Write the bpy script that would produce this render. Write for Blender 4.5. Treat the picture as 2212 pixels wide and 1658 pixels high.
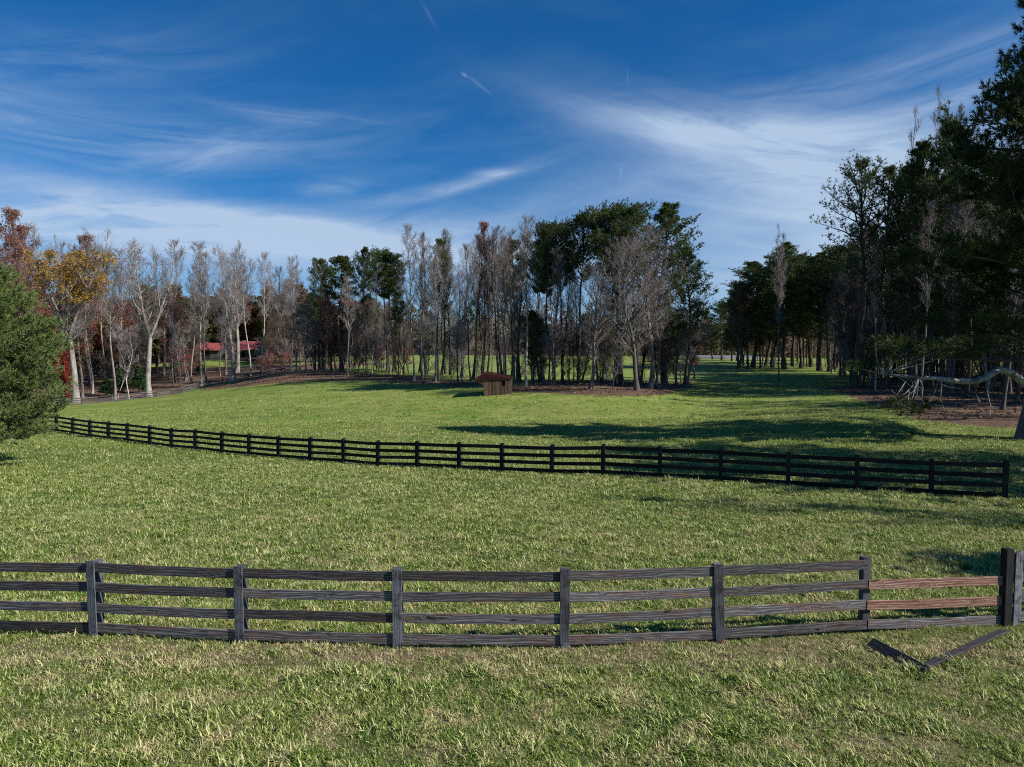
import bpy, math, random
import numpy as np
from mathutils import Vector, Matrix, Euler

R = math.radians
sc = bpy.context.scene
col = sc.collection
for o in list(bpy.data.objects):
    bpy.data.objects.remove(o)

# ------------------------------------------------------------------ camera
HC = 4.33
PITCH = math.atan(31.5 / 692.0)
cam = bpy.data.cameras.new('camera')
cam.sensor_width = 36.0
cam.lens = 692.0 / 1024.0 * 36.0
cam.clip_start = 0.1
cam.clip_end = 6000.0
camo = bpy.data.objects.new('camera', cam)
col.objects.link(camo)
camo.location = (0, 0, HC)
camo.rotation_euler = (math.pi / 2 - PITCH, 0, 0)
sc.camera = camo

# ------------------------------------------------------------------ sun and sky
SUN_AZ = math.atan2(0.94, -0.34)      # from +Y towards +X
SUN_EL = R(37)
sdir = Vector((math.sin(SUN_AZ) * math.cos(SUN_EL), math.cos(SUN_AZ) * math.cos(SUN_EL), math.sin(SUN_EL)))
sl = bpy.data.lights.new('sun', 'SUN')
sl.energy = 5.0
sl.angle = R(0.53)
sl.color = (1.0, 0.94, 0.85)
so = bpy.data.objects.new('sun', sl)
col.objects.link(so)
so.location = sdir * 200
so.rotation_euler = (-sdir).to_track_quat('-Z', 'Y').to_euler()

world = bpy.data.worlds.new('World')
sc.world = world
world.use_nodes = True
sc.view_settings.view_transform = 'Standard'
sc.view_settings.look = 'None'
sc.view_settings.exposure = 0.45
sc.view_settings.gamma = 1.0
sc.view_settings.use_curve_mapping = False
sc.cycles.max_bounces = 5
sc.cycles.diffuse_bounces = 3
sc.cycles.glossy_bounces = 2
sc.cycles.transmission_bounces = 3
sc.cycles.transparent_max_bounces = 4
sc.cycles.use_adaptive_sampling = False
sc.cycles.use_denoising = False
sc.cycles.filter_width = 1.05
sc.cycles.sample_clamp_indirect = 4.0
sc.cycles.sample_clamp_direct = 10.0


class NT:
    """small helper to write node trees"""
    def __init__(s, nt):
        s.t = nt

    def n(s, typ, **kw):
        nd = s.t.nodes.new(typ)
        for k, v in kw.items():
            setattr(nd, k, v)
        return nd

    def put(s, sock, v):
        if isinstance(v, bpy.types.NodeSocket):
            s.t.links.new(v, sock)
        elif v is not None:
            if hasattr(sock, 'default_value'):
                try:
                    sock.default_value = v
                except Exception:
                    sock.default_value = (v, v, v) if not hasattr(v, '__len__') else tuple(v) + (1,)

    def m(s, op, a, b=None, c=None, clamp=False):
        nd = s.n('ShaderNodeMath', operation=op, use_clamp=clamp)
        s.put(nd.inputs[0], a); s.put(nd.inputs[1], b); s.put(nd.inputs[2], c)
        return nd.outputs[0]

    def vm(s, op, a, b=None):
        nd = s.n('ShaderNodeVectorMath', operation=op)
        s.put(nd.inputs[0], a); s.put(nd.inputs[1], b)
        return nd.outputs[0]

    def mix(s, f, a, b, mode='MIX'):
        nd = s.n('ShaderNodeMix', data_type='RGBA', blend_type=mode)
        s.put(nd.inputs[0], f)
        s.put(nd.inputs[6], a if isinstance(a, bpy.types.NodeSocket) else tuple(a) + (1,))
        s.put(nd.inputs[7], b if isinstance(b, bpy.types.NodeSocket) else tuple(b) + (1,))
        return nd.outputs[2]

    def noise(s, vec, scale, detail=3, rough=.55, dist=0.0):
        nd = s.n('ShaderNodeTexNoise')
        s.put(nd.inputs['Vector'], vec); nd.inputs['Scale'].default_value = scale
        nd.inputs['Detail'].default_value = detail; nd.inputs['Roughness'].default_value = rough
        nd.inputs['Distortion'].default_value = dist
        return nd.outputs[0]

    def mapr(s, v, a, b, c=0.0, d=1.0, smooth=False):
        nd = s.n('ShaderNodeMapRange', interpolation_type='SMOOTHSTEP' if smooth else 'LINEAR')
        s.put(nd.inputs[0], v)
        for i, q in enumerate((a, b, c, d)):
            nd.inputs[i + 1].default_value = q
        return nd.outputs[0]

    def scalev(s, vec, sx, sy, sz):
        return s.vm('MULTIPLY', vec, (sx, sy, sz))


def pix_dir(x, y):
    """direction of a photograph point (in the 2212-wide view), for laying out sky and ground"""
    cx = (x * 1024 / 2212 - 512) / 692.0
    cy = (383.5 - y * 1024 / 2212) / 692.0
    c, s_ = math.cos(PITCH), math.sin(PITCH)
    return Vector((cx, c + s_ * cy, -s_ + c * cy))


def azel(x, y):
    d = pix_dir(x, y).normalized()
    return math.atan2(d.x, d.y), math.asin(d.z)


def build_world():
    N = NT(world.node_tree)
    bg = world.node_tree.nodes['Background']
    sky = N.n('ShaderNodeTexSky', sky_type='NISHITA', sun_disc=False)
    sky.sun_elevation = SUN_EL
    sky.sun_rotation = SUN_AZ
    sky.air_density = 1.0
    sky.dust_density = 0.4
    sky.ozone_density = 3.0
    sky.altitude = 300
    tc = N.n('ShaderNodeTexCoord').outputs['Generated']
    sep = N.n('ShaderNodeSeparateXYZ'); N.put(sep.inputs[0], tc)
    dx, dy, dz = sep.outputs
    az = N.m('ARCTAN2', dx, dy)
    el = N.m('ARCSINE', dz)
    # deepen the blue (polarised clear autumn sky)
    gam = N.n('ShaderNodeGamma'); N.put(gam.inputs[0], sky.outputs[0]); gam.inputs[1].default_value = 1.0
    base = N.mix(1.0, gam.outputs[0], SKY_TINT, 'MULTIPLY')
    # cirrus: noise on a high plane, drawn out along the wind
    zz = N.m('MAXIMUM', N.m('ADD', dz, 0.10), 0.03)
    comb = N.n('ShaderNodeCombineXYZ')
    N.put(comb.inputs[0], N.m('DIVIDE', dx, zz)); N.put(comb.inputs[1], N.m('DIVIDE', dy, zz))
    P = comb.outputs[0]
    warp = N.n('ShaderNodeTexNoise'); N.put(warp.inputs['Vector'], P); warp.inputs['Scale'].default_value = .6; warp.inputs['Detail'].default_value = 4
    wv = N.vm('SCALE', N.vm('SUBTRACT', warp.outputs[1], (.5, .5, .5)), None)
    wv.node.inputs[3].default_value = .9
    P2 = N.vm('ADD', P, wv)
    fine = N.noise(N.scalev(P2, .6, 1.5, 1), 2.3, 10, .68, .6)
    wisps = N.mapr(fine, .40, .80, 0, 1)
    broad = N.noise(N.scalev(P2, .35, .8, 1), .8, 6, .55)
    puff = N.mapr(N.noise(N.scalev(P2, .9, 1.6, 1), 1.5, 9, .6, .3), .40, .66, 0, 1)
    streak = N.noise(N.scalev(P2, .30, 1.7, 1), 1.5, 9, .6, .5)
    strk = N.mapr(streak, .42, .75, 0, 1)

    def blob(x, y, sx, sy, rot=0.0):
        """soft ellipse in the sky around a photograph point; sx, sy in radians"""
        a0, e0 = azel(x, y)
        u = N.m('SUBTRACT', az, a0); v = N.m('SUBTRACT', el, e0)
        c, s_ = math.cos(rot), math.sin(rot)
        uu = N.m('ADD', N.m('MULTIPLY', u, c / sx), N.m('MULTIPLY', v, s_ / sx))
        vv = N.m('ADD', N.m('MULTIPLY', u, -s_ / sy), N.m('MULTIPLY', v, c / sy))
        r2 = N.m('ADD', N.m('MULTIPLY', uu, uu), N.m('MULTIPLY', vv, vv))
        return N.m('EXPONENT', N.m('MULTIPLY', r2, -1.0))

    def arm(x, y, sx, sy, rot, g, lo=.36, hi=.66, floor=.15, k=30.0):
        """a drawn-out cirrus sheet whose fibres run along its own length"""
        a0, e0 = azel(x, y)
        u = N.m('SUBTRACT', az, a0); v = N.m('SUBTRACT', el, e0)
        c, s_ = math.cos(rot), math.sin(rot)
        uu = N.m('ADD', N.m('MULTIPLY', u, c), N.m('MULTIPLY', v, s_))
        vv = N.m('ADD', N.m('MULTIPLY', u, -s_), N.m('MULTIPLY', v, c))
        vv = N.m('ADD', vv, N.m('MULTIPLY', N.m('MULTIPLY', uu, uu), -.35))
        cb = N.n('ShaderNodeCombineXYZ'); N.put(cb.inputs[0], N.m('MULTIPLY', uu, 5.0)); N.put(cb.inputs[1], N.m('MULTIPLY', vv, k)); cb.inputs[2].default_value = x * .01
        t = N.mapr(N.noise(cb.outputs[0], 1.0, 9, .62, .8), lo, hi, floor, 1.0)
        a_ = N.m('DIVIDE', uu, sx); b_ = N.m('DIVIDE', vv, sy)
        r2 = N.m('ADD', N.m('MULTIPLY', a_, a_), N.m('MULTIPLY', b_, b_))
        return N.m('MULTIPLY', N.m('MULTIPLY', N.m('EXPONENT', N.m('MULTIPLY', r2, -1.0)), g), t)

    def gain(m, g, tex, floor):
        t = N.m('ADD', N.m('MULTIPLY', tex, 1 - floor), floor)
        return N.m('MULTIPLY', N.m('MULTIPLY', m, g), t)
    terms = [
        arm(1560, 285, .19, .020, -.14, .75),
        arm(1760, 340, .20, .040, -.20, .70),
        arm(1980, 300, .20, .030, .05, .40),
        arm(1950, 420, .27, .060, -.10, .95, floor=.5),
        arm(2000, 510, .30, .050, -.04, .70, floor=.5),
        arm(1850, 600, .30, .040, .02, .55, floor=.4),
        gain(blob(60, 492, .24, .030, -.04), .95, puff, .38),
        gain(blob(450, 478, .22, .026, -.06), .90, puff, .15),
        arm(700, 520, .34, .036, .02, .95, floor=.35, k=20),
        arm(1100, 560, .26, .030, .04, .70, floor=.3, k=20),
        arm(960, 412, .13, .009, .22, .60, floor=.3, k=60),
        arm(1065, 374, .028, .006, .06, .60, floor=.4, k=60),
        arm(730, 405, .05, .012, .1, .45),
        arm(250, 300, .26, .035, .0, .42, k=40),
        arm(420, 345, .10, .016, .30, .35, k=40),
        arm(650, 255, .11, .009, .0, .32, k=50),
        arm(150, 150, .22, .040, .20, .20, k=30),
        
        arm(1900, 180, .22, .030, .10, .30, k=40),
        arm(2050, 215, .10, .010, .10, .45, k=60),
        gain(blob(1035, 183, .020, .0018, -.60), .20, wisps, .4),   # short contrails
        gain(blob(1003, 162, .004, .0015, -.5), .45, wisps, .6),
        gain(blob(928, 35, .018, .0022, -.95), .16, wisps, .4),
        gain(blob(1356, 168, .0007, .010, 0.0), .14, wisps, .8),
        gain(blob(1342, 372, .0010, .010, -.10), .25, wisps, .6),
    ]
    tot = terms[0]
    for t in terms[1:]:
        tot = N.m('ADD', tot, t)
    gen = N.m('MULTIPLY', N.mapr(broad, .46, .72, 0, .20), puff)
    tot = N.m('ADD', tot, gen)
    tot = N.m('ADD', tot, N.mapr(el, .20, .02, 0, .55, True))
    f = N.m('MINIMUM', tot, .92)
    cl = N.mix(f, base, CLOUD)
    N.put(bg.inputs[0], cl)
    bg.inputs[1].default_value = SKY_STR


SKY_TINT = (0.10, 0.64, 1.10)
CLOUD = (5.3, 6.8, 8.9)
SKY_STR = 0.066
build_world()


# ------------------------------------------------------------------ helpers
def at(x, y, d):
    v = pix_dir(x, y)
    v = v * (d / v.y)
    return Vector((v.x, v.y, v.z + HC))


def tag(o, label=None, cat=None, group=None, kind=None):
    for k, v in (('label', label), ('category', cat), ('group', group), ('kind', kind)):
        if v:
            o[k] = v
    return o


def empty(name, loc, rz=0.0):
    o = bpy.data.objects.new(name, None)
    o.empty_display_size = .3
    col.objects.link(o)
    o.location = loc
    o.rotation_euler = (0, 0, rz)
    return o


def link(name, me, parent=None):
    o = bpy.data.objects.new(name, me)
    col.objects.link(o)
    if parent:
        o.parent = parent
    return o


def fast_mesh(name, verts, tris, mats, mi=None, smooth=None):
    me = bpy.data.meshes.new(name)
    verts = np.asarray(verts, np.float32); tris = np.asarray(tris, np.int32)
    me.vertices.add(len(verts)); me.vertices.foreach_set('co', verts.ravel())
    me.loops.add(tris.size); me.loops.foreach_set('vertex_index', tris.ravel())
    me.polygons.add(len(tris))
    me.polygons.foreach_set('loop_start', np.arange(0, tris.size, 3, dtype=np.int32))
    for m in mats:
        me.materials.append(m)
    if mi is not None:
        me.polygons.foreach_set('material_index', np.asarray(mi, np.int32))
    if smooth is not None:
        me.polygons.foreach_set('use_smooth', np.asarray(smooth, bool))
    me.update(calc_edges=True)
    return me


class Geo:
    def __init__(s):
        s.v = []; s.f = []; s.mi = []; s.sm = []; s.n = 0

    def add(s, v, f, mi=0, smooth=False):
        v = np.asarray(v, np.float32).reshape(-1, 3); f = np.asarray(f, np.int32).reshape(-1, 3)
        s.v.append(v); s.f.append(f + s.n); s.n += len(v)
        s.mi.append(np.full(len(f), mi, np.int32)); s.sm.append(np.full(len(f), smooth, bool))

    def tube(s, pts, rad, sides=6, mi=0, smooth=True, phase=0.0, lumps=None):
        pts = np.asarray(pts, float); rad = np.asarray(rad, float); n = len(pts)
        d = np.gradient(pts, axis=0)
        d /= np.linalg.norm(d, axis=1)[:, None] + 1e-9
        ref = np.array([0, 0, 1.0]) if abs(d[:, 2]).mean() < .75 else np.array([1.0, 0, 0])
        a = np.cross(d, ref); a /= np.linalg.norm(a, axis=1)[:, None] + 1e-9
        b = np.cross(d, a)
        th = np.arange(sides) * 2 * math.pi / sides + phase
        rr = rad[:, None] * (np.ones((n, sides)) if lumps is None else lumps)
        ring = pts[:, None, :] + rr[:, :, None] * (np.cos(th)[None, :, None] * a[:, None, :] + np.sin(th)[None, :, None] * b[:, None, :])
        i = np.arange(n - 1)[:, None] * sides; j = np.arange(sides)[None, :]; k = (j + 1) % sides
        f1 = np.stack([i + j, i + sides + j, i + k], -1).reshape(-1, 3)
        f2 = np.stack([i + k, i + sides + j, i + sides + k], -1).reshape(-1, 3)
        s.add(ring.reshape(-1, 3), np.vstack([f1, f2]), mi, smooth)

    def box(s, x0, x1, y0, y1, z0, z1, mi=0):
        v = [(x, y, z) for x in (x0, x1) for y in (y0, y1) for z in (z0, z1)]
        q = [(0, 1, 3, 2), (4, 6, 7, 5), (0, 4, 5, 1), (2, 3, 7, 6), (0, 2, 6, 4), (1, 5, 7, 3)]
        f = []
        for a, b, c, d in q:
            f += [(a, b, c), (a, c, d)]
        s.add(v, f, mi)

    def prism(s, poly, y0, y1, mi=0):
        """closed prism: poly is a list of (x, z), extruded in y"""
        n = len(poly)
        v = [(x, y0, z) for x, z in poly] + [(x, y1, z) for x, z in poly]
        f = [(0, i, i + 1) for i in range(1, n - 1)] + [(n, n + i + 1, n + i) for i in range(1, n - 1)]
        for i in range(n):
            j = (i + 1) % n
            f += [(i, n + i, n + j), (i, n + j, j)]
        s.add(v, f, mi)

    def mesh(s, name, mats):
        return fast_mesh(name, np.vstack(s.v), np.vstack(s.f), mats, np.concatenate(s.mi), np.concatenate(s.sm))


# ------------------------------------------------------------------ materials
def new_mat(name, rough=.9):
    m = bpy.data.materials.new(name)
    m.use_nodes = True
    N = NT(m.node_tree)
    b = m.node_tree.nodes['Principled BSDF']
    b.inputs['Roughness'].default_value = rough
    b.inputs['Specular IOR Level'].default_value = .25
    return m, N, b


def grass_colour(N, P, far=False):
    """pasture colours from world position: green, yellow-green and dry straw patches"""
    big = N.noise(N.scalev(P, .6, 1.0, 1), .045, 4, .55)
    mid = N.noise(P, .33, 5, .6)
    sml = N.noise(P, 1.7, 4, .65)
    tiny = N.noise(P, 19.0, 3, .7)
    c = N.mix(N.mapr(big, .35, .65), (.125, .215, .020), (.215, .295, .042))
    c = N.mix(N.mapr(mid, .40, .66), c, (.285, .325, .080))
    rank = N.noise(P, .95, 4, .6, .4)
    c = N.mix(N.mapr(rank, .44, .34, 0, .75), c, (.085, .180, .016))
    sepP = N.n('ShaderNodeSeparateXYZ'); N.put(sepP.inputs[0], P)
    near = N.mapr(sepP.outputs[1], 34, 8, 0.0, 1.0)
    dry = N.m('MULTIPLY', N.mapr(sml, .50, .66, 0, .95), N.m('ADD', N.m('MULTIPLY', near, .75), .22))
    c = N.mix(dry, c, (.57, .48, .25))
    strip = N.m('MULTIPLY', N.mapr(N.m('ABSOLUTE', N.m('SUBTRACT', sepP.outputs[1], 9.85)), .75, .15, 0, 1), N.mapr(N.noise(P, 2.3, 4, .6), .38, .58, 0, .9))
    c = N.mix(strip, c, (.47, .355, .225))
    if far:
        v = N.mapr(tiny, .3, .7, .56, 1.08)
    else:
        v = N.mapr(tiny, .32, .68, .45, 1.65)
    mul = N.n('ShaderNodeVectorMath', operation='SCALE'); N.put(mul.inputs[0], c); N.put(mul.inputs[3], v)
    return mul.outputs[0], sepP


def mat_ground():
    m, N, b = new_mat('ground')
    P = N.n('ShaderNodeNewGeometry').outputs['Position']
    c, sp = grass_colour(N, P, True)
    # mown bands far out in the pasture
    band = N.noise(N.scalev(P, .02, .30, 1), 1.0, 3, .5)
    sc1 = N.n('ShaderNodeVectorMath', operation='SCALE'); N.put(sc1.inputs[0], c)
    thatch = N.mapr(sp.outputs[1], 26, 60, .45, .93)
    N.put(sc1.inputs[3], N.m('MULTIPLY', N.mapr(band, .3, .7, .86, 1.12), thatch))
    c = sc1.outputs[0]
    th = N.m('MULTIPLY', N.mapr(sp.outputs[1], 22, 12, 0, 1), N.mapr(N.noise(P, 24.0, 5, .8), .38, .62, .0, .85))
    c = N.mix(th, c, (.13, .095, .055))
    at_ = N.n('ShaderNodeAttribute', attribute_name='litter').outputs['Fac']
    ln = N.noise(P, .9, 5, .65)
    lf = N.m('ADD', at_, N.m('MULTIPLY', N.m('SUBTRACT', ln, .5), .9))
    lf = N.mapr(lf, .38, .62, 0, 1, True)
    lit = N.mix(N.mapr(N.noise(P, 3.0, 6, .75), .35, .65), (.040, .026, .019), (.165, .095, .064))
    lit = N.mix(N.mapr(N.noise(P, .25, 3), .45, .7, 0, .6), lit, (.20, .135, .075))
    c = N.mix(lf, c, lit)
    N.put(b.inputs['Base Color'], c)
    bn = N.n('ShaderNodeBump'); bn.inputs['Strength'].default_value = .9; bn.inputs['Distance'].default_value = .06
    N.put(bn.inputs['Height'], N.noise(P, 7.0, 5, .75))
    N.put(b.inputs['Normal'], bn.outputs[0])
    return m


def mat_blades():
    m, N, b = new_mat('grass_blades', .65)
    P = N.n('ShaderNodeNewGeometry').outputs['Position']
    c, sp = grass_colour(N, P)
    tone = N.n('ShaderNodeAttribute', attribute_name='tone').outputs['Fac']
    rnd = N.n('ShaderNodeObjectInfo').outputs['Random']
    c = N.mix(N.mapr(N.m('ADD', tone, N.m('MULTIPLY', rnd, .25)), .72, .98, 0, .85), c, (.72, .68, .34))
    c = N.mix(N.mapr(tone, .0, .40, .85, 0), c, (.055, .130, .014))
    N.put(b.inputs['Base Color'], c)
    tr = N.n('ShaderNodeBsdfTranslucent'); N.put(tr.inputs[0], c)
    mx = N.n('ShaderNodeMixShader'); mx.inputs[0].default_value = .30
    N.put(mx.inputs[1], b.outputs[0]); N.put(mx.inputs[2], tr.outputs[0])
    out = m.node_tree.nodes['Material Output']
    N.put(out.inputs[0], mx.outputs[0])
    return m


def mat_leaf(name, c1, c2, trans=.25, scale=.6, rough=.6):
    m, N, b = new_mat(name, rough)
    P = N.n('ShaderNodeNewGeometry').outputs['Position']
    oi = N.n('ShaderNodeObjectInfo').outputs['Random']
    f = N.m('ADD', N.mapr(N.noise(P, scale, 4, .7), .3, .7), N.m('MULTIPLY', N.m('SUBTRACT', oi, .5), .5), clamp=True)
    c = N.mix(f, c1, c2)
    N.put(b.inputs['Base Color'], c)
    tr = N.n('ShaderNodeBsdfTranslucent'); N.put(tr.inputs[0], c)
    mx = N.n('ShaderNodeMixShader'); mx.inputs[0].default_value = trans
    N.put(mx.inputs[1], b.outputs[0]); N.put(mx.inputs[2], tr.outputs[0])
    N.put(m.node_tree.nodes['Material Output'].inputs[0], mx.outputs[0])
    return m


def mat_bark(name, c1, c2, scale=3.0, patch=None):
    m, N, b = new_mat(name)
    P = N.n('ShaderNodeTexCoord').outputs['Object']
    n1 = N.noise(N.scalev(P, 1, 1, .22), scale, 5, .7)
    c = N.mix(N.mapr(n1, .36, .64), c1, c2)
    if patch:
        c = N.mix(N.mapr(N.noise(P, 1.1, 4, .6), .5, .62, 0, .85), c, patch)
    oi = N.n('ShaderNodeObjectInfo').outputs['Random']
    s1 = N.n('ShaderNodeVectorMath', operation='SCALE'); N.put(s1.inputs[0], c); N.put(s1.inputs[3], N.mapr(oi, 0, 1, .75, 1.2))
    N.put(b.inputs['Base Color'], s1.outputs[0])
    bn = N.n('ShaderNodeBump'); bn.inputs['Strength'].default_value = .7; bn.inputs['Distance'].default_value = .05
    N.put(bn.inputs['Height'], n1); N.put(b.inputs['Normal'], bn.outputs[0])
    return m


def mat_wood(name, dark, mid, light, warm, warm_amt, paint=None):
    """weathered board: grain along local X, knots, stains; each board its own"""
    m, N, b = new_mat(name, .8)
    P = N.n('ShaderNodeTexCoord').outputs['Object']
    oi = N.n('ShaderNodeObjectInfo').outputs['Random']
    off = N.n('ShaderNodeCombineXYZ'); N.put(off.inputs[0], N.m('MULTIPLY', oi, 37.0)); N.put(off.inputs[1], N.m('MULTIPLY', oi, 11.0)); N.put(off.inputs[2], N.m('MULTIPLY', oi, 23.0))
    Q = N.vm('ADD', P, off.outputs[0])
    # cathedral grain: rings seen through a warped cut
    wp = N.noise(N.scalev(Q, .9, 6, 6), 1.0, 3, .55)
    kn = N.noise(N.scalev(Q, 3.2, 9, 9), 1.0, 1, .4)
    sp = N.n('ShaderNodeSeparateXYZ'); N.put(sp.inputs[0], Q)
    ring = N.m('ADD', N.m('MULTIPLY', sp.outputs[2], 150.0), N.m('MULTIPLY', wp, 26.0))
    ring = N.m('ADD', ring, N.m('MULTIPLY', N.mapr(kn, .62, .80), 16.0))
    g = N.m('ADD', N.m('MULTIPLY', N.m('SINE', ring), .5), .5)
    fine = N.noise(N.scalev(Q, 2.5, 90, 90), 1.0, 4, .7)
    g = N.m('ADD', N.m('MULTIPLY', g, .30), N.m('MULTIPLY', fine, .78))
    ramp = N.mix(N.mapr(g, .25, .60), dark, mid)
    ramp = N.mix(N.mapr(g, .62, .95), ramp, light)
    wm = N.noise(N.scalev(Q, 1.1, 4, 9), 1.0, 4, .6)
    wf = N.m('MULTIPLY', N.mapr(wm, .47, .66), warm_amt)
    warmc = N.mix(N.mapr(g, .3, .8), tuple(v * .35 for v in warm), warm)
    c = N.mix(wf, ramp, warmc)
    # black paint left in patches, knots dark
    blot = N.noise(N.scalev(Q, 4, 16, 16), 1.0, 5, .7)
    c = N.mix(N.mapr(blot, .52, .68, 0, .75), c, dark)
    c = N.mix(N.mapr(kn, .74, .80), c, (.018, .012, .010))
    if paint:
        pf = N.mapr(N.noise(N.scalev(Q, 5, 40, 5), 1.0, 5, .75), .40, .55)
        c = N.mix(pf, c, paint)
    s1 = N.n('ShaderNodeVectorMath', operation='SCALE'); N.put(s1.inputs[0], c); N.put(s1.inputs[3], N.mapr(N.m('FRACT', N.m('MULTIPLY', oi, 7.31)), 0, 1, .55, 1.75))
    N.put(b.inputs['Base Color'], s1.outputs[0])
    bn = N.n('ShaderNodeBump'); bn.inputs['Strength'].default_value = .8; bn.inputs['Distance'].default_value = .006
    N.put(bn.inputs['Height'], g); N.put(b.inputs['Normal'], bn.outputs[0])
    return m


M = dict(
    ground=mat_ground(), blades=mat_blades(),
    pale=mat_bark('pale_bark', (.19, .17, .15), (.40, .37, .33), 2.5, (.17, .14, .11)),
    grey=mat_bark('grey_bark', (.07, .060, .053), (.19, .17, .15), 3.5),
    dark=mat_bark('dark_bark', (.045, .036, .030), (.13, .105, .088), 4.0),
    twig=mat_bark('twig_bark', (.15, .13, .125), (.33, .30, .295), .3),
    dtwig=mat_bark('dark_twig_bark', (.07, .055, .045), (.17, .14, .12), .3),
    needle=mat_leaf('pine_needles', (.030, .054, .014), (.105, .145, .038), .2, .5),
    needle2=mat_leaf('near_pine_needles', (.030, .052, .012), (.125, .155, .032), .2, .35),
    wneedle=mat_leaf('white_pine_needles', (.070, .112, .032), (.190, .240, .075), .25, .8),
    rust=mat_leaf('rust_leaves', (.15, .045, .032), (.30, .120, .070), .3),
    pink=mat_leaf('dry_seed_leaves', (.22, .13, .10), (.38, .26, .21), .3),
    red=mat_leaf('red_leaves', (.20, .022, .018), (.34, .07, .035), .3),
    gold=mat_leaf('gold_leaves', (.30, .15, .03), (.52, .34, .05), .35),
    brown=mat_leaf('brown_leaves', (.11, .065, .035), (.21, .135, .06), .3),
    olive=mat_leaf('olive_leaves', (.07, .085, .022), (.17, .15, .045), .3),
    holly=mat_leaf('evergreen_leaves', (.016, .040, .012), (.05, .095, .025), .1),
    board=mat_wood('weathered_board', (.022, .020, .020), (.090, .087, .090), (.30, .29, .285), (.16, .080, .052), .6),
    bare_board=mat_wood('bare_reddish_board', (.045, .024, .018), (.17, .095, .070), (.46, .36, .31), (.24, .11, .07), .8),
    batten=mat_wood('painted_post_wood', (.014, .014, .015), (.050, .050, .054), (.20, .20, .21), (.10, .06, .045), .25, (.115, .120, .133)),
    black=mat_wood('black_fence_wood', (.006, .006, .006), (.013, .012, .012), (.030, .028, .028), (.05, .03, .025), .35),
    oldblack=mat_wood('faded_black_fence_wood', (.040, .039, .042), (.100, .097, .100), (.20, .195, .20), (.09, .05, .04), .4),
    fallen=mat_wood('fallen_board_wood', (.015, .015, .017), (.040, .041, .047), (.090, .092, .105), (.10, .045, .03), .35),
    shedwood=mat_wood('shed_plank_wood', (.028, .019, .014), (.095, .060, .042), (.22, .145, .105), (.28, .15, .08), .6),
)


def mat_flat(name, c, rough=.6, metal=0, vary=.2, scale=2.0):
    m, N, b = new_mat(name, rough)
    P = N.n('ShaderNodeTexCoord').outputs['Object']
    s1 = N.n('ShaderNodeVectorMath', operation='SCALE'); s1.inputs[0].default_value = c
    N.put(s1.inputs[3], N.mapr(N.noise(P, scale, 4, .7), .3, .7, 1 - vary, 1 + vary))
    N.put(b.inputs['Base Color'], s1.outputs[0])
    b.inputs['Metallic'].default_value = metal
    return m


M['redroof'] = mat_flat('red_metal_roof', (.27, .070, .070), .6, vary=.3)
M['darkred'] = mat_flat('dark_red_metal_roof', (.085, .022, .024), .6, vary=.5)
M['greywall'] = mat_flat('grey_siding', (.085, .085, .080), .9)
M['white'] = mat_flat('white_paint', (.74, .74, .72), .6, vary=.08)
M['void'] = mat_flat('painted_dark_interior', (.012, .010, .009), .9)
M['road'] = mat_flat('road_concrete', (.15, .15, .155), .85, vary=.1)
M['straw'] = mat_flat('dry_straw', (.55, .36, .17), .8)

# ------------------------------------------------------------------ terrain
ctrl = []


def cp(x, y, d):
    v = at(x, y, d); ctrl.append((v.x, v.y, v.z)); return v


# near fence posts: base position in the photograph and depth
NEAR = [(-131, 1366, 11.2), (206, 1379.5, 10.75), (521, 1388.5, 10.4), (860, 1394, 10.15), (1218.7, 1396, 10.1), (1554, 1387, 10.3), (1872, 1371, 10.6), (2176, 1349, 11.0), (2470, 1325, 11.6)]
for a in NEAR:
    cp(*a)
# second fence: x, base y, top y
SEC = [(2171, 1078.7, 1001), (2012, 1068.7, 994.7), (1851, 1058, 987), (1702, 1049, 979.5), (1556.6, 1040.4, 972), (1426, 1031.5, 966.7), (1302.5, 1026.8, 965), (1191.8, 1023.3, 964), (1084.4, 1019, 963), (991.4, 1014.4, 960.7), (900.8, 1009, 957.8), (816, 1005.4, 954.6), (742, 1000, 951), (669.5, 994.6, 947), (601.4, 989, 943.5), (538, 983.5, 940), (479, 978, 935), (421.7, 972.5, 930), (369.5, 967, 926), (323, 960.7, 922), (275, 954, 917.7), (233.4, 949, 913), (193.7, 943.5, 908.8), (156.8, 938.5, 904), (121.7, 932, 901)]
ii = np.arange(len(SEC)); hh = np.array([s[1] - s[2] for s in SEC])
pf = np.polyfit(ii, 1700.0 / hh, 2)
sd = np.polyval(pf, ii)
SECP = [at(s[0], s[1], d) for s, d in zip(SEC, sd)]
for k in range(0, 25, 2):
    ctrl.append(tuple(SECP[k]))
for x, y in ((-8, 3), (0, 3), (8, 3), (0, 7), (-8, 7), (8, 7), (-20, 0), (20, 0), (0, -10), (-30, -20), (30, -20)):
    ctrl.append((x, y, .03))
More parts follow.
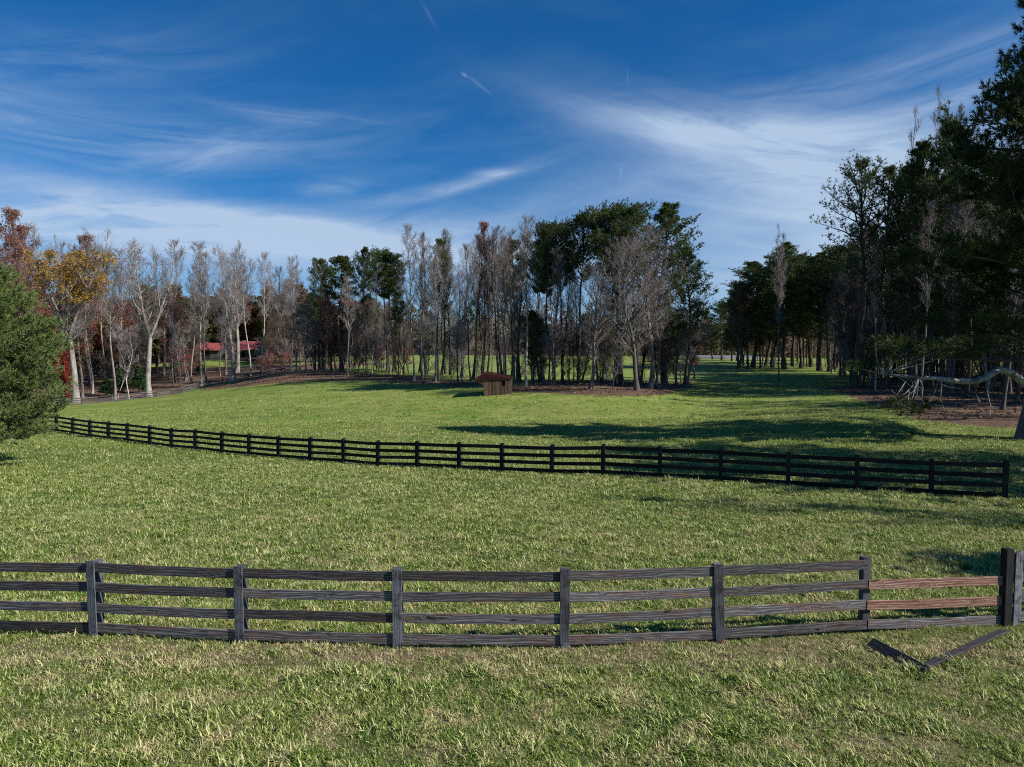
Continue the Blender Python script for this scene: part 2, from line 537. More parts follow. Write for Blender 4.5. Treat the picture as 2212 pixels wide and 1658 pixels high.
CP2 = [(2200, 950, 42), (1991, 850, 68), (1846, 838, 80), (2167, 884, 54), (1683, 826, 100), (1376, 843, 75), (1484, 832, 86), (1274, 838, 78),
       (1136, 835, 83), (1075, 854, 77), (989, 830, 93), (912, 824, 103), (792, 807, 124), (752, 809, 121), (661, 807, 126), (640, 803, 135),
       (700, 832, 100), (300, 882, 112), (450, 848, 122), (164, 875, 122), (266, 865.5, 128), (340, 858, 131), (384, 852, 134), (450, 833, 138),
       (491, 826, 140), (548, 818, 143), (608, 804.5, 146), (1106, 940, 51), (1106, 890, 66), (600, 890, 74), (300, 905, 76), (1500, 900, 62),
       (1500, 862, 73), (1800, 900, 52), (1200, 800, 140), (1200, 770, 250), (900, 790, 150), (900, 767, 260), (1650, 786, 175), (1850, 792, 150),
       (1575, 778, 215), (300, 815, 170), (420, 788, 190), (470, 774, 205), (600, 777, 215), (100, 830, 165), (100, 800, 210), (1000, 846, 83), (760, 840, 95)]
for a in CP2:
    cp(*a)
for x, y, z in ((-60, 10, -.8), (-100, 60, -3), (-140, 120, -4.5), (45, 10, .3), (60, 40, .3), (90, 90, .8), (140, 140, 1.5), (-250, 150, 0), (250, 150, 2), (-80, -60, 0), (80, -60, 0.5), (-200, 0, -1), (200, 0, 1),
                (-300, 400, 3), (0, 400, 3.4), (300, 400, 3), (-600, 100, 2), (600, 100, 2), (-600, -400, 2), (600, -400, 2), (-700, 900, 3), (700, 900, 3), (0, 900, 3)):
    ctrl.append((x, y, z))
C = np.array(ctrl)


def _phi(r):
    return r          # biharmonic-like linear kernel: no overshoot


_n = len(C)
_D = np.sqrt(((C[:, None, :2] - C[None, :, :2]) ** 2).sum(-1) + .6)
_A = np.zeros((_n + 3, _n + 3)); _A[:_n, :_n] = _phi(_D) - np.eye(_n) * .15
_A[:_n, _n] = 1; _A[:_n, _n + 1:] = C[:, :2]; _A[_n, :_n] = 1; _A[_n + 1:, :_n] = C[:, :2].T
_W = np.linalg.solve(_A, np.concatenate([C[:, 2], [0, 0, 0]]))


def zg(x, y):
    x = np.atleast_1d(np.asarray(x, float)); y = np.atleast_1d(np.asarray(y, float))
    out = np.empty(x.shape)
    xf, yf = x.ravel(), y.ravel(); o_ = np.empty(len(xf))
    for i in range(0, len(xf), 20000):
        r = np.sqrt((xf[i:i + 20000, None] - C[None, :, 0]) ** 2 + (yf[i:i + 20000, None] - C[None, :, 1]) ** 2 + .6)
        z = _phi(r) @ _W[:_n] + _W[_n] + _W[_n + 1] * xf[i:i + 20000] + _W[_n + 2] * yf[i:i + 20000]
        far = np.clip((np.hypot(xf[i:i + 20000], yf[i:i + 20000] - 200) - 700) / 400, 0, 1)
        o_[i:i + 20000] = z * (1 - far) + 2.5 * far
    out = o_.reshape(x.shape)
    w = .02 * np.sin(x * 1.9 + 1.3 * np.sin(y * .7)) * np.sin(y * 1.6 + x * .4) + .035 * np.sin(x * .5 + 2) * np.sin(y * .43)
    return out + w


def z1(x, y):
    return float(zg([x], [y])[0])


def hit(x, y, d0=4.0, d1=420.0):
    """where the line of sight through a photograph point meets the ground"""
    d = np.exp(np.linspace(math.log(d0), math.log(d1), 900))
    v = pix_dir(x, y); X = v.x / v.y * d; Z = HC + v.z / v.y * d
    g = zg(X, d) - Z
    k = np.argmax(g > 0)
    dd = d[k] if g.max() > 0 else 200.0
    return float(dd)


# litter field: brown leaf fall under the trees, sums of soft discs
LIT = []


def litter(x, y, r, w=1.0):
    LIT.append((x, y, r, w))


# ------------------------------------------------------------------ tree prototypes
def unit(v):
    return v / (np.linalg.norm(v, axis=-1, keepdims=True) + 1e-9)


def curve(p, d, L, n, up, rng, wob=.08):
    """polyline from p along d, bending towards up"""
    pts = [np.array(p, float)]; d = np.array(d, float)
    for i in range(n):
        d = unit(d + np.array([0, 0, up / n]) + rng.normal(0, wob, 3))
        pts.append(pts[-1] + d * L / n)
    return np.array(pts), d


def perp(d, rng):
    v = rng.normal(0, 1, 3)
    return unit(v - d * (v @ d))


def tri_twigs(g, base, dirs, L, w, mi):
    n = len(base)
    dirs = unit(dirs); r = unit(np.cross(dirs, np.random.default_rng(n).normal(0, 1, (n, 3)))) * (w / 2)
    v = np.stack([base - r, base + r, base + dirs * L[:, None]], 1).reshape(-1, 3)
    g.add(v, np.arange(3 * n).reshape(-1, 3), mi)


def leaf_tris(g, pos, size, mi, rng):
    n = len(pos)
    a = unit(rng.normal(0, 1, (n, 3))); b = unit(np.cross(a, rng.normal(0, 1, (n, 3))))
    s_ = (size * rng.uniform(.6, 1.3, n))[:, None]
    v = np.stack([pos - a * s_ * .5, pos + a * s_ * .5, pos + b * s_ * .9], 1).reshape(-1, 3)
    g.add(v, np.arange(3 * n).reshape(-1, 3), mi)


def needle_bursts(g, pos, dirs, n, L, w, mi, rng, spread=1.1):
    k = len(pos)
    P = np.repeat(pos, n, 0); D = np.repeat(unit(dirs), n, 0)
    q = unit(D + rng.normal(0, spread * .55, (k * n, 3)))
    P = P + D * rng.uniform(-.35, .15, (k * n, 1)) * L
    tri_twigs(g, P, q, L * rng.uniform(.7, 1.15, k * n), w, mi)


def envelope(tab, t):
    return float(np.interp(t, [a for a, _ in tab], [b for _, b in tab]))


def trunk_path(H, rng, wob, n=14, lean=(0, 0)):
    z = np.linspace(0, H, n)
    ph = rng.uniform(0, 6, 4)
    x = wob * (np.sin(z / H * 4 + ph[0]) - math.sin(ph[0])) + wob * .35 * (np.sin(z / H * 11 + ph[1]) - math.sin(ph[1])) + lean[0] * (z / H) ** 1.3
    y = wob * (np.sin(z / H * 5 + ph[2]) - math.sin(ph[2])) + lean[1] * (z / H) ** 1.3
    return np.stack([x, y, z], 1)


def trunk_rad(r, n, top=.12):
    t = np.linspace(0, 1, n)
    rr = r * ((1 - t) ** .75 * (1 - top) + top)
    rr[0] *= 1.45; rr[1] *= 1.02
    return rr


def base_flare(g, P, r, sides=8, mi=0):
    pts = np.array([P[0] + (0, 0, -.6), P[0] + (0, 0, -.02), P[0] + (0, 0, .25), P[0] + (P[1] - P[0]) * .35])
    g.tube(pts, [r * 1.9, r * 1.55, r * 1.2, r * 1.0], sides, mi)


def bare_proto(name, seed, H=26.0, r=.26, cs=.38, spread=.17, n1=24, n2=7, n3=6, n4=5, up=.9, forks=0, wob=.5, leaf=None, nleaf=0, lsize=.16, leafzone=(0, 1), bark='grey', twig='twig', env=None, lean=(0, 0), dead=0, tl=1.0):
    rng = np.random.default_rng(seed)
    gt, gc = Geo(), Geo()
    tp = trunk_path(H, rng, wob, lean=lean)
    rr = trunk_rad(r, len(tp), .05)
    stems = [(tp, rr)]
    if forks:
        kf = int(len(tp) * .38)
        stems = [(tp[:kf + 1], rr[:kf + 1])]
        for f in range(forks):
            a = 2 * math.pi * f / forks + rng.uniform(-.5, .5)
            Lf = (H - tp[kf, 2]) * rng.uniform(.88, 1.0)
            pts, _ = curve(tp[kf], (math.cos(a) * .42, math.sin(a) * .42, 1), Lf, 9, .55, rng, .05)
            rf = np.linspace(rr[kf] * .72, .03, 10)
            stems.append((pts, rf))
    base_flare(gt, tp, r)
    tw_b, tw_d, tw_l = [], [], []
    env = env or [(0, .5), (.25, 1), (.6, .85), (1, .25)]
    for si, (P, rad) in enumerate(stems):
        gt.tube(P, rad, 8 if r > .2 else 6)
        zf = P[:, 2] / H
        if forks and si == 0:
            cnt, lo, hi = max(2, n1 // 5), cs, zf[-1]
            if hi < lo:
                continue
        else:
            cnt = n1 if not forks else int(n1 / forks * 1.2)
            lo, hi = max(cs, zf[0] + .03), min(.985, zf[-1])
        az = rng.uniform(0, 6)
        for i in range(cnt):
            t = lo + (hi - lo) * ((i + rng.uniform(0, .9)) / cnt)
            z = t * H
            p0 = np.array([np.interp(z, P[:, 2], P[:, k]) for k in range(3)])
            rb = float(np.interp(z, P[:, 2], rad))
            tt = (t - cs) / (1 - cs)
            L1 = H * spread * envelope(env, tt) * rng.uniform(.65, 1.25) * (1.0 if not forks else .72)
            az += 2.4 + rng.uniform(-.4, .4)
            e = rng.uniform(.35, .9) + .25 * tt
            d = np.array([math.cos(az) * math.cos(e), math.sin(az) * math.cos(e), math.sin(e)])
            pts, _ = curve(p0, d, L1, 5, up, rng, .13)
            r1 = min(rb * .65, .020 * L1 + .03)
            gt.tube(pts, np.linspace(r1, .012, 6), 4, phase=rng.uniform(0, 2))
            for j in range(n2):
                s_ = .22 + .78 * (j + rng.uniform(0, .9)) / n2
                q = pts[0] + 0; fi = s_ * 5; k = min(4, int(fi)); q = pts[k] + (pts[k + 1] - pts[k]) * (fi - k)
                dd = unit(pts[min(5, k + 1)] - pts[k])
                d2 = unit(dd * .75 + perp(dd, rng) * .7 + np.array([0, 0, .3]))
                L2 = (L1 * .42 * (1.15 - .6 * s_) + .35) * rng.uniform(.7, 1.2)
                p2, _ = curve(q, d2, L2, 2, up * .5, rng, .12)
                gc.tube(p2, [max(.018, r1 * .50), .018, .010], 3, 0)
                for m_ in range(n3):
                    u = .15 + .85 * (m_ + rng.uniform(0, .9)) / n3
                    q3 = p2[0] + (p2[1] - p2[0]) * u * 2 if u < .5 else p2[1] + (p2[2] - p2[1]) * (u - .5) * 2
                    d3 = unit(unit(p2[2] - p2[0]) * .7 + perp(d2, rng) * .75 + np.array([0, 0, .35]))
                    L3 = (.45 * L2 + .25) * rng.uniform(.6, 1.2)
                    tw_b.append(q3); tw_d.append(d3); tw_l.append(L3)
    b = np.array(tw_b); d = np.array(tw_d); L = np.array(tw_l)
    tri_twigs(gc, b, d, L, .029, 0)
    # last twiglets
    B = np.repeat(b, n4, 0); D = np.repeat(d, n4, 0); LL = np.repeat(L, n4)
    u = rng.uniform(.15, 1.0, len(B))
    q = B + D * (LL * u)[:, None]
    D2 = unit(D * .8 + rng.normal(0, .5, D.shape) + np.array([0, 0, .3]))
    L4 = LL * .45 * rng.uniform(.5, 1.2, len(B)) * tl + .12
    tri_twigs(gc, q, D2, L4, .019, 0)
    mats = [M[twig]]
    if leaf:
        mats.append(M[leaf])
        tips = q + D2 * L4[:, None]
        tz = tips[:, 2] / H
        ok = np.where((tz >= leafzone[0]) & (tz <= leafzone[1]))[0]
        pick = ok[rng.integers(0, len(ok), nleaf)]
        leaf_tris(gc, tips[pick] + rng.normal(0, .10, (nleaf, 3)), lsize, 1, rng)
    for i in range(dead):
        z = H * rng.uniform(.12, cs); k = np.interp(z, tp[:, 2], tp[:, 0]), np.interp(z, tp[:, 2], tp[:, 1]), z
        a = rng.uniform(0, 6.28)
        pts, _ = curve(k, (math.cos(a), math.sin(a), rng.uniform(-.1, .5)), rng.uniform(.6, 2.2), 3, .1, rng, .2)
        gt.tube(pts, np.linspace(.035, .01, 4), 3)
    allv = np.vstack(gc.v)
    return dict(name=name, H=float(max(allv[:, 2].max(), H * .95)), W=float(np.percentile(np.abs(allv[:, 0]), 98) * 2), trunk=gt.mesh(name + '_trunk', [M[bark]]), crown=gc.mesh(name + '_crown', mats))


def pine_proto(name, seed, H=27.0, r=.26, cs=.55, rad=3.8, nl=46, nb=10, burst=11, BL=.34, BW=.062, env=None, bark='dark', needle='needle', droop=0.0, dead=14, wob=.35, sub=5, twig='dtwig', jit=1.0, elev=(.05, .6), forkz=None):
    rng = np.random.default_rng(seed)
    gt, gc = Geo(), Geo()
    tp = trunk_path(H * .97, rng, wob)
    rr = trunk_rad(r, len(tp), .10)
    base_flare(gt, tp, r)
    gt.tube(tp, rr, 8)
    env = env or [(0, .45), (.15, .8), (.4, 1.0), (.7, .85), (.9, .5), (1, .18)]
    pos, dirs = [], []
    az = rng.uniform(0, 6)
    for i in range(nl):
        tt = (i + rng.uniform(0, .9)) / nl
        z = H * (cs + (1 - cs) * tt * .97)
        p0 = np.array([np.interp(z, tp[:, 2], tp[:, k]) for k in range(3)])
        L1 = rad * envelope(env, tt) * (1 + rng.uniform(-.38, .28) * jit)
        az += 2.4 + rng.uniform(-.5, .5)
        e = rng.uniform(*elev) + .45 * tt
        d = np.array([math.cos(az) * math.cos(e), math.sin(az) * math.cos(e), math.sin(e)])
        pts, _ = curve(p0, d, L1, 5, .35 - droop, rng, .12)
        gt.tube(pts, np.linspace(.012 * L1 + .03, .014, 6), 4)
        for j in range(nb):
            s_ = .30 + .70 * (j + rng.uniform(0, .9)) / nb
            k = min(4, int(s_ * 5)); q = pts[k] + (pts[k + 1] - pts[k]) * (s_ * 5 - k)
            dd = unit(pts[k + 1] - pts[k])
            side = perp(dd, rng); side[2] = abs(side[2]) * .6
            d2 = unit(dd * .5 + side * .8 + np.array([0, 0, .25]))
            L2 = (L1 * .30 * (1.2 - .6 * s_) + .30) * rng.uniform(.7, 1.3)
            p2, de = curve(q, d2, L2, 2, .5, rng, .15)
            gc.tube(p2, [.02, .014, .008], 3, 0)
            for m_ in range(sub):
                u = rng.uniform(.25, 1.0)
                q3 = p2[0] + (p2[2] - p2[0]) * u
                off = rng.normal(0, .16 * L2 + .06, 3); off[2] *= .6
                pos.append(q3 + off); dirs.append(unit(unit(off) * .4 + de * .5 + np.array([0, 0, .45])))
            pos.append(p2[2]); dirs.append(de + np.array([0, 0, .3]))
        pos.append(pts[-1]); dirs.append(unit(pts[-1] - pts[-2]))
    pos = np.array(pos); dirs = np.array(dirs)
    needle_bursts(gc, pos, dirs, burst, BL, BW, 1, rng)
    for i in range(dead):
        z = H * rng.uniform(.2, cs); k = np.interp(z, tp[:, 2], tp[:, 0]), np.interp(z, tp[:, 2], tp[:, 1]), z
        a = rng.uniform(0, 6.28)
        pts, _ = curve(k, (math.cos(a), math.sin(a), rng.uniform(-.2, .3)), rng.uniform(.6, 2.6), 3, -.1, rng, .2)
        gt.tube(pts, np.linspace(.035, .01, 4), 3)
    allv = np.vstack(gc.v)
    return dict(name=name, H=float(allv[:, 2].max()), W=float(np.percentile(np.abs(allv[:, 0]), 97) * 2), trunk=gt.mesh(name + '_trunk', [M[bark]]), crown=gc.mesh(name + '_crown', [M[twig], M[needle]]))


def bush_proto(name, seed, H=3.0, W=2.6, n=2600, size=.16, leaf='holly', cone=.5):
    rng = np.random.default_rng(seed)
    gt, gc = Geo(), Geo()
    tp = trunk_path(H * .9, rng, .08, 6)
    gt.tube(tp, np.linspace(.07, .02, 6), 5)
    pos = []
    for i in range(60):
        t = rng.uniform(.05, 1); rad_ = W / 2 * ((1 - t) ** cone) * rng.uniform(.6, 1.1)
        a = rng.uniform(0, 6.28)
        end = np.array([math.cos(a) * rad_, math.sin(a) * rad_, H * (t * .95 + .05)])
        st = np.array([0, 0, max(.1, end[2] - rad_ * .5)])
        gt.tube(np.array([st, (st + end) / 2 + (0, 0, .05), end]), [.025, .015, .008], 3)
        for j in range(n // 60):
            u = rng.uniform(.35, 1.05) ** .7
            pos.append(st + (end - st) * u + rng.normal(0, .13, 3))
    leaf_tris(gc, np.array(pos), size, 0, rng)
    return dict(name=name, H=H, W=W, trunk=gt.mesh(name + '_trunk', [M['dark']]), crown=gc.mesh(name + '_crown', [M[leaf]]))


PR = {}
for k, kw in dict(
    syc1=dict(seed=11, r=.42, cs=.34, spread=.24, n1=34, forks=3, bark='pale', leaf='pink', nleaf=1700, leafzone=(.6, 1)),
    syc2=dict(seed=12, r=.40, cs=.30, spread=.22, n1=34, forks=2, bark='pale', leaf='pink', nleaf=1400, leafzone=(.5, 1)),
    gold=dict(seed=13, r=.45, cs=.36, spread=.27, n1=34, forks=3, bark='pale', leaf='gold', nleaf=8000, lsize=.25, leafzone=(.58, .88)),
    slim1=dict(seed=21, r=.20, cs=.42, spread=.13, leaf='pink', nleaf=700, bark='pale', dead=5),
    slim2=dict(seed=22, r=.22, cs=.36, spread=.15, leaf='pink', nleaf=500, bark='grey', forks=2, dead=6),
    slim3=dict(seed=23, r=.19, cs=.30, spread=.15, bark='grey', dead=8, up=1.3, leaf='rust', nleaf=250),
    slim4=dict(seed=24, r=.24, cs=.40, spread=.14, bark='dark', twig='dtwig', dead=8, up=1.1),
    oak1=dict(seed=31, r=.34, cs=.22, spread=.27, n1=38, bark='grey', up=.5, wob=.8, leaf='rust', nleaf=700, dead=6),
    oak2=dict(seed=32, r=.30, cs=.26, spread=.24, n1=34, bark='grey', up=.6, forks=2, leaf='brown', nleaf=900),
    redtop=dict(seed=41, r=.24, cs=.30, spread=.17, leaf='rust', nleaf=6500, lsize=.20, bark='grey'),
    rust=dict(seed=42, r=.28, cs=.20, spread=.20, leaf='rust', nleaf=11000, lsize=.24, bark='dark', twig='dtwig'),
    olive=dict(seed=43, r=.28, cs=.15, spread=.22, leaf='olive', nleaf=12000, lsize=.28, bark='dark', twig='dtwig', H=20),
    brown=dict(seed=44, r=.28, cs=.18, spread=.22, leaf='brown', nleaf=9000, lsize=.26, bark='dark', twig='dtwig', H=20),
    sap=dict(seed=51, H=9, r=.07, cs=.15, spread=.22, n1=14, n2=5, n3=4, n4=3, wob=.4, bark='grey'),
    redsap=dict(seed=52, H=7, r=.07, cs=.15, spread=.36, n1=14, n2=5, n3=4, n4=3, wob=.5, bark='grey', up=.3, leaf='red', nleaf=1400, lsize=.16),
    snag=dict(seed=53, H=14, r=.13, cs=.25, spread=.20, n1=12, n2=4, n3=3, n4=2, wob=.9, bark='pale', up=.9),
).items():
    PR[k] = bare_proto(k, **kw)
PR['pine1'] = pine_proto('pine1', 61, rad=3.9)
PR['tangle'] = bare_proto('tangle', 55, H=14, r=.11, cs=.06, spread=.26, n1=30, n2=8, n3=6, n4=6, up=.5, wob=.8, bark='dark', twig='dtwig', tl=1.3)
PR['tangle2'] = bare_proto('tangle2', 56, H=12, r=.09, cs=.05, spread=.34, n1=28, n2=8, n3=6, n4=6, up=.4, wob=.9, bark='grey', twig='twig', tl=1.3, forks=2)
PR['pine2'] = pine_proto('pine2', 62, cs=.60, rad=4.9, nl=58, sub=6, jit=.8, env=[(0, .55), (.15, .9), (.45, 1), (.75, .9), (.92, .6), (1, .3)])
PR['pine3'] = pine_proto('pine3', 63, cs=.62, rad=3.3, nl=40, sub=6)
PR['pinethin'] = pine_proto('pinethin', 64, cs=.45, rad=4.6, nl=42, nb=10, sub=4, burst=10, BL=.30, BW=.05, jit=1.3, elev=(.1, .7))
PR['pinefull'] = pine_proto('pinefull', 65, cs=.24, rad=4.8, nl=70, nb=10, sub=5, env=[(0, .7), (.3, 1), (.6, .85), (.85, .55), (1, .15)])
PR['cedar'] = bush_proto('cedar', 71, 5, 2.6, 4200, .16, 'holly', .8)
PR['holly'] = bush_proto('holly', 72, 2.6, 3.2, 3000, .15, 'holly', .45)
PR['redbush'] = bush_proto('redbush', 73, 3.4, 3.4, 2600, .18, 'red', .45)

prng = random.Random(5)
KIND = dict(slim1='slender pale leafless tree', slim2='slender grey leafless tree', slim3='thin tree with few dry leaves', slim4='thin dark trunked leafless tree', oak1='spreading leafless tree', oak2='spreading brown leaved tree',
            rust='rusty leaved tree', brown='brown leaved tree', olive='olive green tree', pine1='dark pine', pine2='dark pine', pine3='narrow pine', pinethin='open crowned pine', pinefull='full dark pine', sap='bare sapling', snag='crooked pale bare stem',
            redtop='tree with a reddish crown', tangle='dark tangle of thin branches', tangle2='grey tangle of thin branches', syc1='sycamore', syc2='sycamore')


def zoned(pr, x, zones, tail=''):
    for lim, txt in zones:
        if x < lim:
            return KIND[pr] + ' ' + txt + tail
    return KIND[pr] + ' ' + zones[-1][1] + tail


ZG = ((780, 'at the left end of the grove'), (1030, 'in the grove left of the shed'), (1115, 'in the grove right behind the shed'), (1300, 'in the grove between shed and tallest pine'), (9999, 'in the grove below its tallest pines'))
ZL = ((140, 'in the wood behind the left pine'), (300, 'in the wood beside the golden crowned tree'), (430, 'in the wood behind the largest sycamore'), (9999, 'in the wood around the red roofs'))
ZR = ((1900, 'behind the leftmost high pine of the right wood'), (2030, 'in the right wood around the light barked tree'), (2160, 'in the right wood above the crooked limb'), (9999, 'in the right wood behind the big edge pine'))


def place_tree(proto, name, X, Y, height, label, group=None, width=None, wscale=1.0, lean=0.0, sink=0.05, cat='tree'):
    p = PR[proto]
    e = empty(name, (X, Y, z1(X, Y) - sink), prng.uniform(0, 6.28))
    s = height / p['H']
    w = (width / p['W']) if width else s * wscale
    w = max(.45 * s, min(2.2 * s, w))
    e.scale = (w, w, s)
    if lean:
        e.rotation_euler = Euler((0, lean, 0)).to_matrix().to_4x4().to_euler()
        e.rotation_euler.rotate(Euler((0, 0, prng.uniform(-.3, .3))))
    tag(e, label, cat, group)
    link('trunk', p['trunk'], e)
    link('crown', p['crown'], e)
    return e


def tree_px(proto, name, x, y, top, label, d=None, w=None, group=None, lean=0.0, cat='tree', wscale=1.0):
    """a tree whose foot shows at (x, y) and whose top at height top in the photograph"""
    d = d or hit(x, y)
    P = at(x, y, d)
    zt = at(x, top, d).z
    g = z1(P.x, P.y)
    width = w * .46293 * d / 692.0 if w else None
    if w and proto.startswith('pine'):
        width *= 1.22
    return place_tree(proto, name, P.x, P.y, zt - g + .05, label, group, width, wscale, lean, cat=cat)


# ------------------------------------------------------------------ ground mesh
def build_litter():
    # left slope behind the fence, band in front of the grove, right wood edge
    for px_, py_, r in ((470, 836, 3.5), (500, 832, 4.5), (560, 822, 6), (600, 816, 7), (640, 812, 8), (690, 815, 7), (740, 816, 6), (790, 818, 6), (850, 818, 6), (900, 824, 5), (950, 828, 4), (1000, 834, 4),
                        (1130, 840, 4.0), (1170, 838, 4.5), (1220, 840, 4.5), (1270, 842, 4), (1320, 844, 4.5), (1370, 842, 5), (1420, 836, 5), (1460, 830, 4), (1340, 830, 5), (1250, 828, 4),
                        (1860, 838, 4.5), (1900, 842, 5), (1950, 848, 5.5), (2000, 855, 6), (2060, 862, 6), (2110, 875, 6), (2160, 890, 5.5), (2210, 900, 6), (2080, 900, 4.0), (2150, 860, 8), (2060, 840, 8)):
        d = hit(px_, py_); P = at(px_, py_, d)
        litter(P.x, P.y + (1.6 if px_ > 680 and px_ < 1600 else 0), r * .88, 1.0)


def build_ground():
    nx, ny = 380, 430
    u = np.linspace(-1, 1, nx); X = 2600 * np.sinh(u * 7.2) / math.sinh(7.2)
    v = np.linspace(0, 1, ny); Y = -60 + 2900 * np.sinh(v * 5.0) / math.sinh(5.0)
    # keep rows denser around the fields
    v2 = np.linspace(0, 1, ny)
    Y = np.interp(v2, [0, .08, .62, .86, 1], [-250, -2, 130, 330, 2800])
    GX, GY = np.meshgrid(X, Y)
    Z = zg(GX, GY)
    L = litter_at(GX, GY)
    V = np.stack([GX, GY, Z], -1).reshape(-1, 3)
    i = np.arange(ny - 1)[:, None] * nx; j = np.arange(nx - 1)[None, :]
    f1 = np.stack([i + j, i + j + 1, i + nx + j + 1], -1).reshape(-1, 3)
    f2 = np.stack([i + j, i + nx + j + 1, i + nx + j], -1).reshape(-1, 3)
    me = fast_mesh('ground', V, np.vstack([f1, f2]), [M['ground']], smooth=np.ones(2 * len(f1), bool))
    a = me.attributes.new('litter', 'FLOAT', 'POINT')
    a.data.foreach_set('value', np.clip(L, 0, 1).astype(np.float32).ravel())
    tag(link('ground', me), kind='structure')


def litter_at(x, y):
    L = np.zeros_like(x)
    for a, b, r, w in LIT:
        L += w * np.exp(-((x - a) ** 2 + (y - b) ** 2) / r ** 2)
    # everything beyond the left paddock fence is leaf-covered woodland floor
    fy = np.interp(x, [-105, -84.5, -60, -34], [118, 122, 138, 148])
    left = np.clip((y - fy) / 1.2 + .5, 0, 1) * np.clip((-34 - x) / 10 + .5, 0, 1) * np.clip((188 - y) / 8, 0, 1)
    left = np.maximum(left, np.clip((y - fy) / 1.2 + .5, 0, 1) * np.clip((-100 - x * .0 - x) / 10, 0, 1))
    right = np.clip((x - .495 * y - 1) / 4, 0, 1) * np.clip((y - 56) / 5, 0, 1) * np.clip((112 - y) / 8, 0, 1)
    return L + left + right


# ------------------------------------------------------------------ grass (tufts placed by geometry nodes)
def build_grass():
    rng = np.random.default_rng(7)
    NP = 14
    V, F, T, TID = [], [], [], []
    nv = 0
    for k in range(NP):
        nb = 13
        for b in range(nb):
            base = np.array([rng.normal(0, .035), rng.normal(0, .035), -.01])
            a = rng.uniform(0, 6.28); L = rng.uniform(.055, .12); lean = rng.uniform(.45, 1.5)
            h = np.array([math.cos(a), math.sin(a), 0]); w = rng.uniform(.0035, .0065)
            side = np.array([-h[1], h[0], 0]) * w
            m1 = base + h * L * .45 * math.sin(lean * .6) + np.array([0, 0, L * .5 * math.cos(lean * .6)])
            tip = m1 + h * L * .55 * math.sin(lean) + np.array([0, 0, L * .5 * math.cos(lean) - .01])
            V += [base - side, base + side, m1 - side * .85, m1 + side * .85, tip]
            F += [(nv, nv + 1, nv + 3), (nv, nv + 3, nv + 2), (nv + 2, nv + 3, nv + 4)]
            T += [rng.uniform(0, 1)] * 5; TID += [k] * 5
            nv += 5
    # clump positions: dense near, sparse far
    pts, scl = [], []

    def scatter(d0, d1, dens, s0, s1, half=.80):
        A = half * (d1 ** 2 - d0 ** 2); n = int(A * dens)
        y = np.sqrt(rng.uniform(d0 ** 2, d1 ** 2, n)); x = rng.uniform(-half, half, n) * y
        pts.append(np.stack([x, y], 1)); scl.append(rng.uniform(s0, s1, n))
    scatter(5.5, 9.0, 420, .6, 1.15)
    scatter(9.0, 14.0, 360, .6, 1.2)
    scatter(14, 22, 190, .7, 1.35)
    scatter(22, 36, 85, .85, 1.6)
    scatter(36, 60, 22, 1.0, 1.9)
    scatter(60, 100, 4, 1.2, 2.2)
    # longer grass hugging the near fence
    fx = rng.uniform(-9.5, 10.5, 260); fy = np.interp(fx, [at(*a).x for a in NEAR], [at(*a).y for a in NEAR]) + rng.normal(.16, .10, 260)
    pts.append(np.stack([fx, fy], 1)); scl.append(rng.uniform(1.0, 1.6, 260))
    P = np.vstack(pts); S = np.concatenate(scl)
    n1 = np.sin(P[:, 0] * 1.7 + 2 * np.sin(P[:, 1] * .9)) * np.sin(P[:, 1] * 2.1 + P[:, 0] * .6)
    n2 = np.sin(P[:, 0] * 5.3 + 1) * np.sin(P[:, 1] * 6.1 + 2.0 * np.sin(P[:, 0] * 2.2))
    n3 = np.sin(P[:, 0] * 2.9 + 1.7 * np.sin(P[:, 1] * 3.3 + 1)) * np.sin(P[:, 1] * 3.7 + 1.2 * np.sin(P[:, 0] * 1.3))
    S *= 1 + .26 * n1 + .18 * n2
    S *= np.where(n3 > .66, .66, 1.0) * np.where(n2 > .55, 1.35, 1.0)
    fyl = np.interp(P[:, 0], [at(*a).x for a in NEAR], [at(*a).y for a in NEAR]); dfy = P[:, 1] - fyl
    S *= np.where((dfy > -.75) & (dfy < .02), .72, 1.0)
    keep = (litter_at(P[:, 0], P[:, 1]) < .45)
    P, S = P[keep], S[keep]
    n = len(P)
    Z = zg(P[:, 0], P[:, 1])
    R3 = np.stack([rng.normal(0, .18, n), rng.normal(0, .18, n), rng.uniform(0, 6.28, n)], 1)
    nvt = nv
    allv = np.vstack([np.array(V), np.column_stack([P, Z])])
    me = bpy.data.meshes.new('grass')
    me.vertices.add(len(allv)); me.vertices.foreach_set('co', allv.astype(np.float32).ravel())
    F = np.array(F, np.int32)
    me.loops.add(F.size); me.loops.foreach_set('vertex_index', F.ravel())
    me.polygons.add(len(F)); me.polygons.foreach_set('loop_start', np.arange(0, F.size, 3, dtype=np.int32))
    me.materials.append(M['blades'])

    def attr(nm, typ, data, key='value'):
        a = me.attributes.new(nm, typ, 'POINT'); a.data.foreach_set(key, np.ascontiguousarray(data).ravel())
    attr('tone', 'FLOAT', np.concatenate([np.array(T), np.zeros(n)]).astype(np.float32))
    attr('tuft', 'INT', np.concatenate([np.array(TID), np.full(n, -1)]).astype(np.int32))
    attr('idx', 'INT', np.concatenate([np.zeros(nvt), rng.integers(0, NP, n)]).astype(np.int32))
    attr('sc', 'FLOAT', np.concatenate([np.ones(nvt), S]).astype(np.float32))
    attr('rot', 'FLOAT_VECTOR', np.vstack([np.zeros((nvt, 3)), R3]).astype(np.float32), 'vector')
    me.update(calc_edges=True)
    o = link('grass', me)
    tag(o, 'short pasture grass, green mixed with dry straw, over the whole field', 'grass', kind='stuff')
    ng = bpy.data.node_groups.new('grass_scatter', 'GeometryNodeTree')
    ng.interface.new_socket('Geometry', in_out='INPUT', socket_type='NodeSocketGeometry')
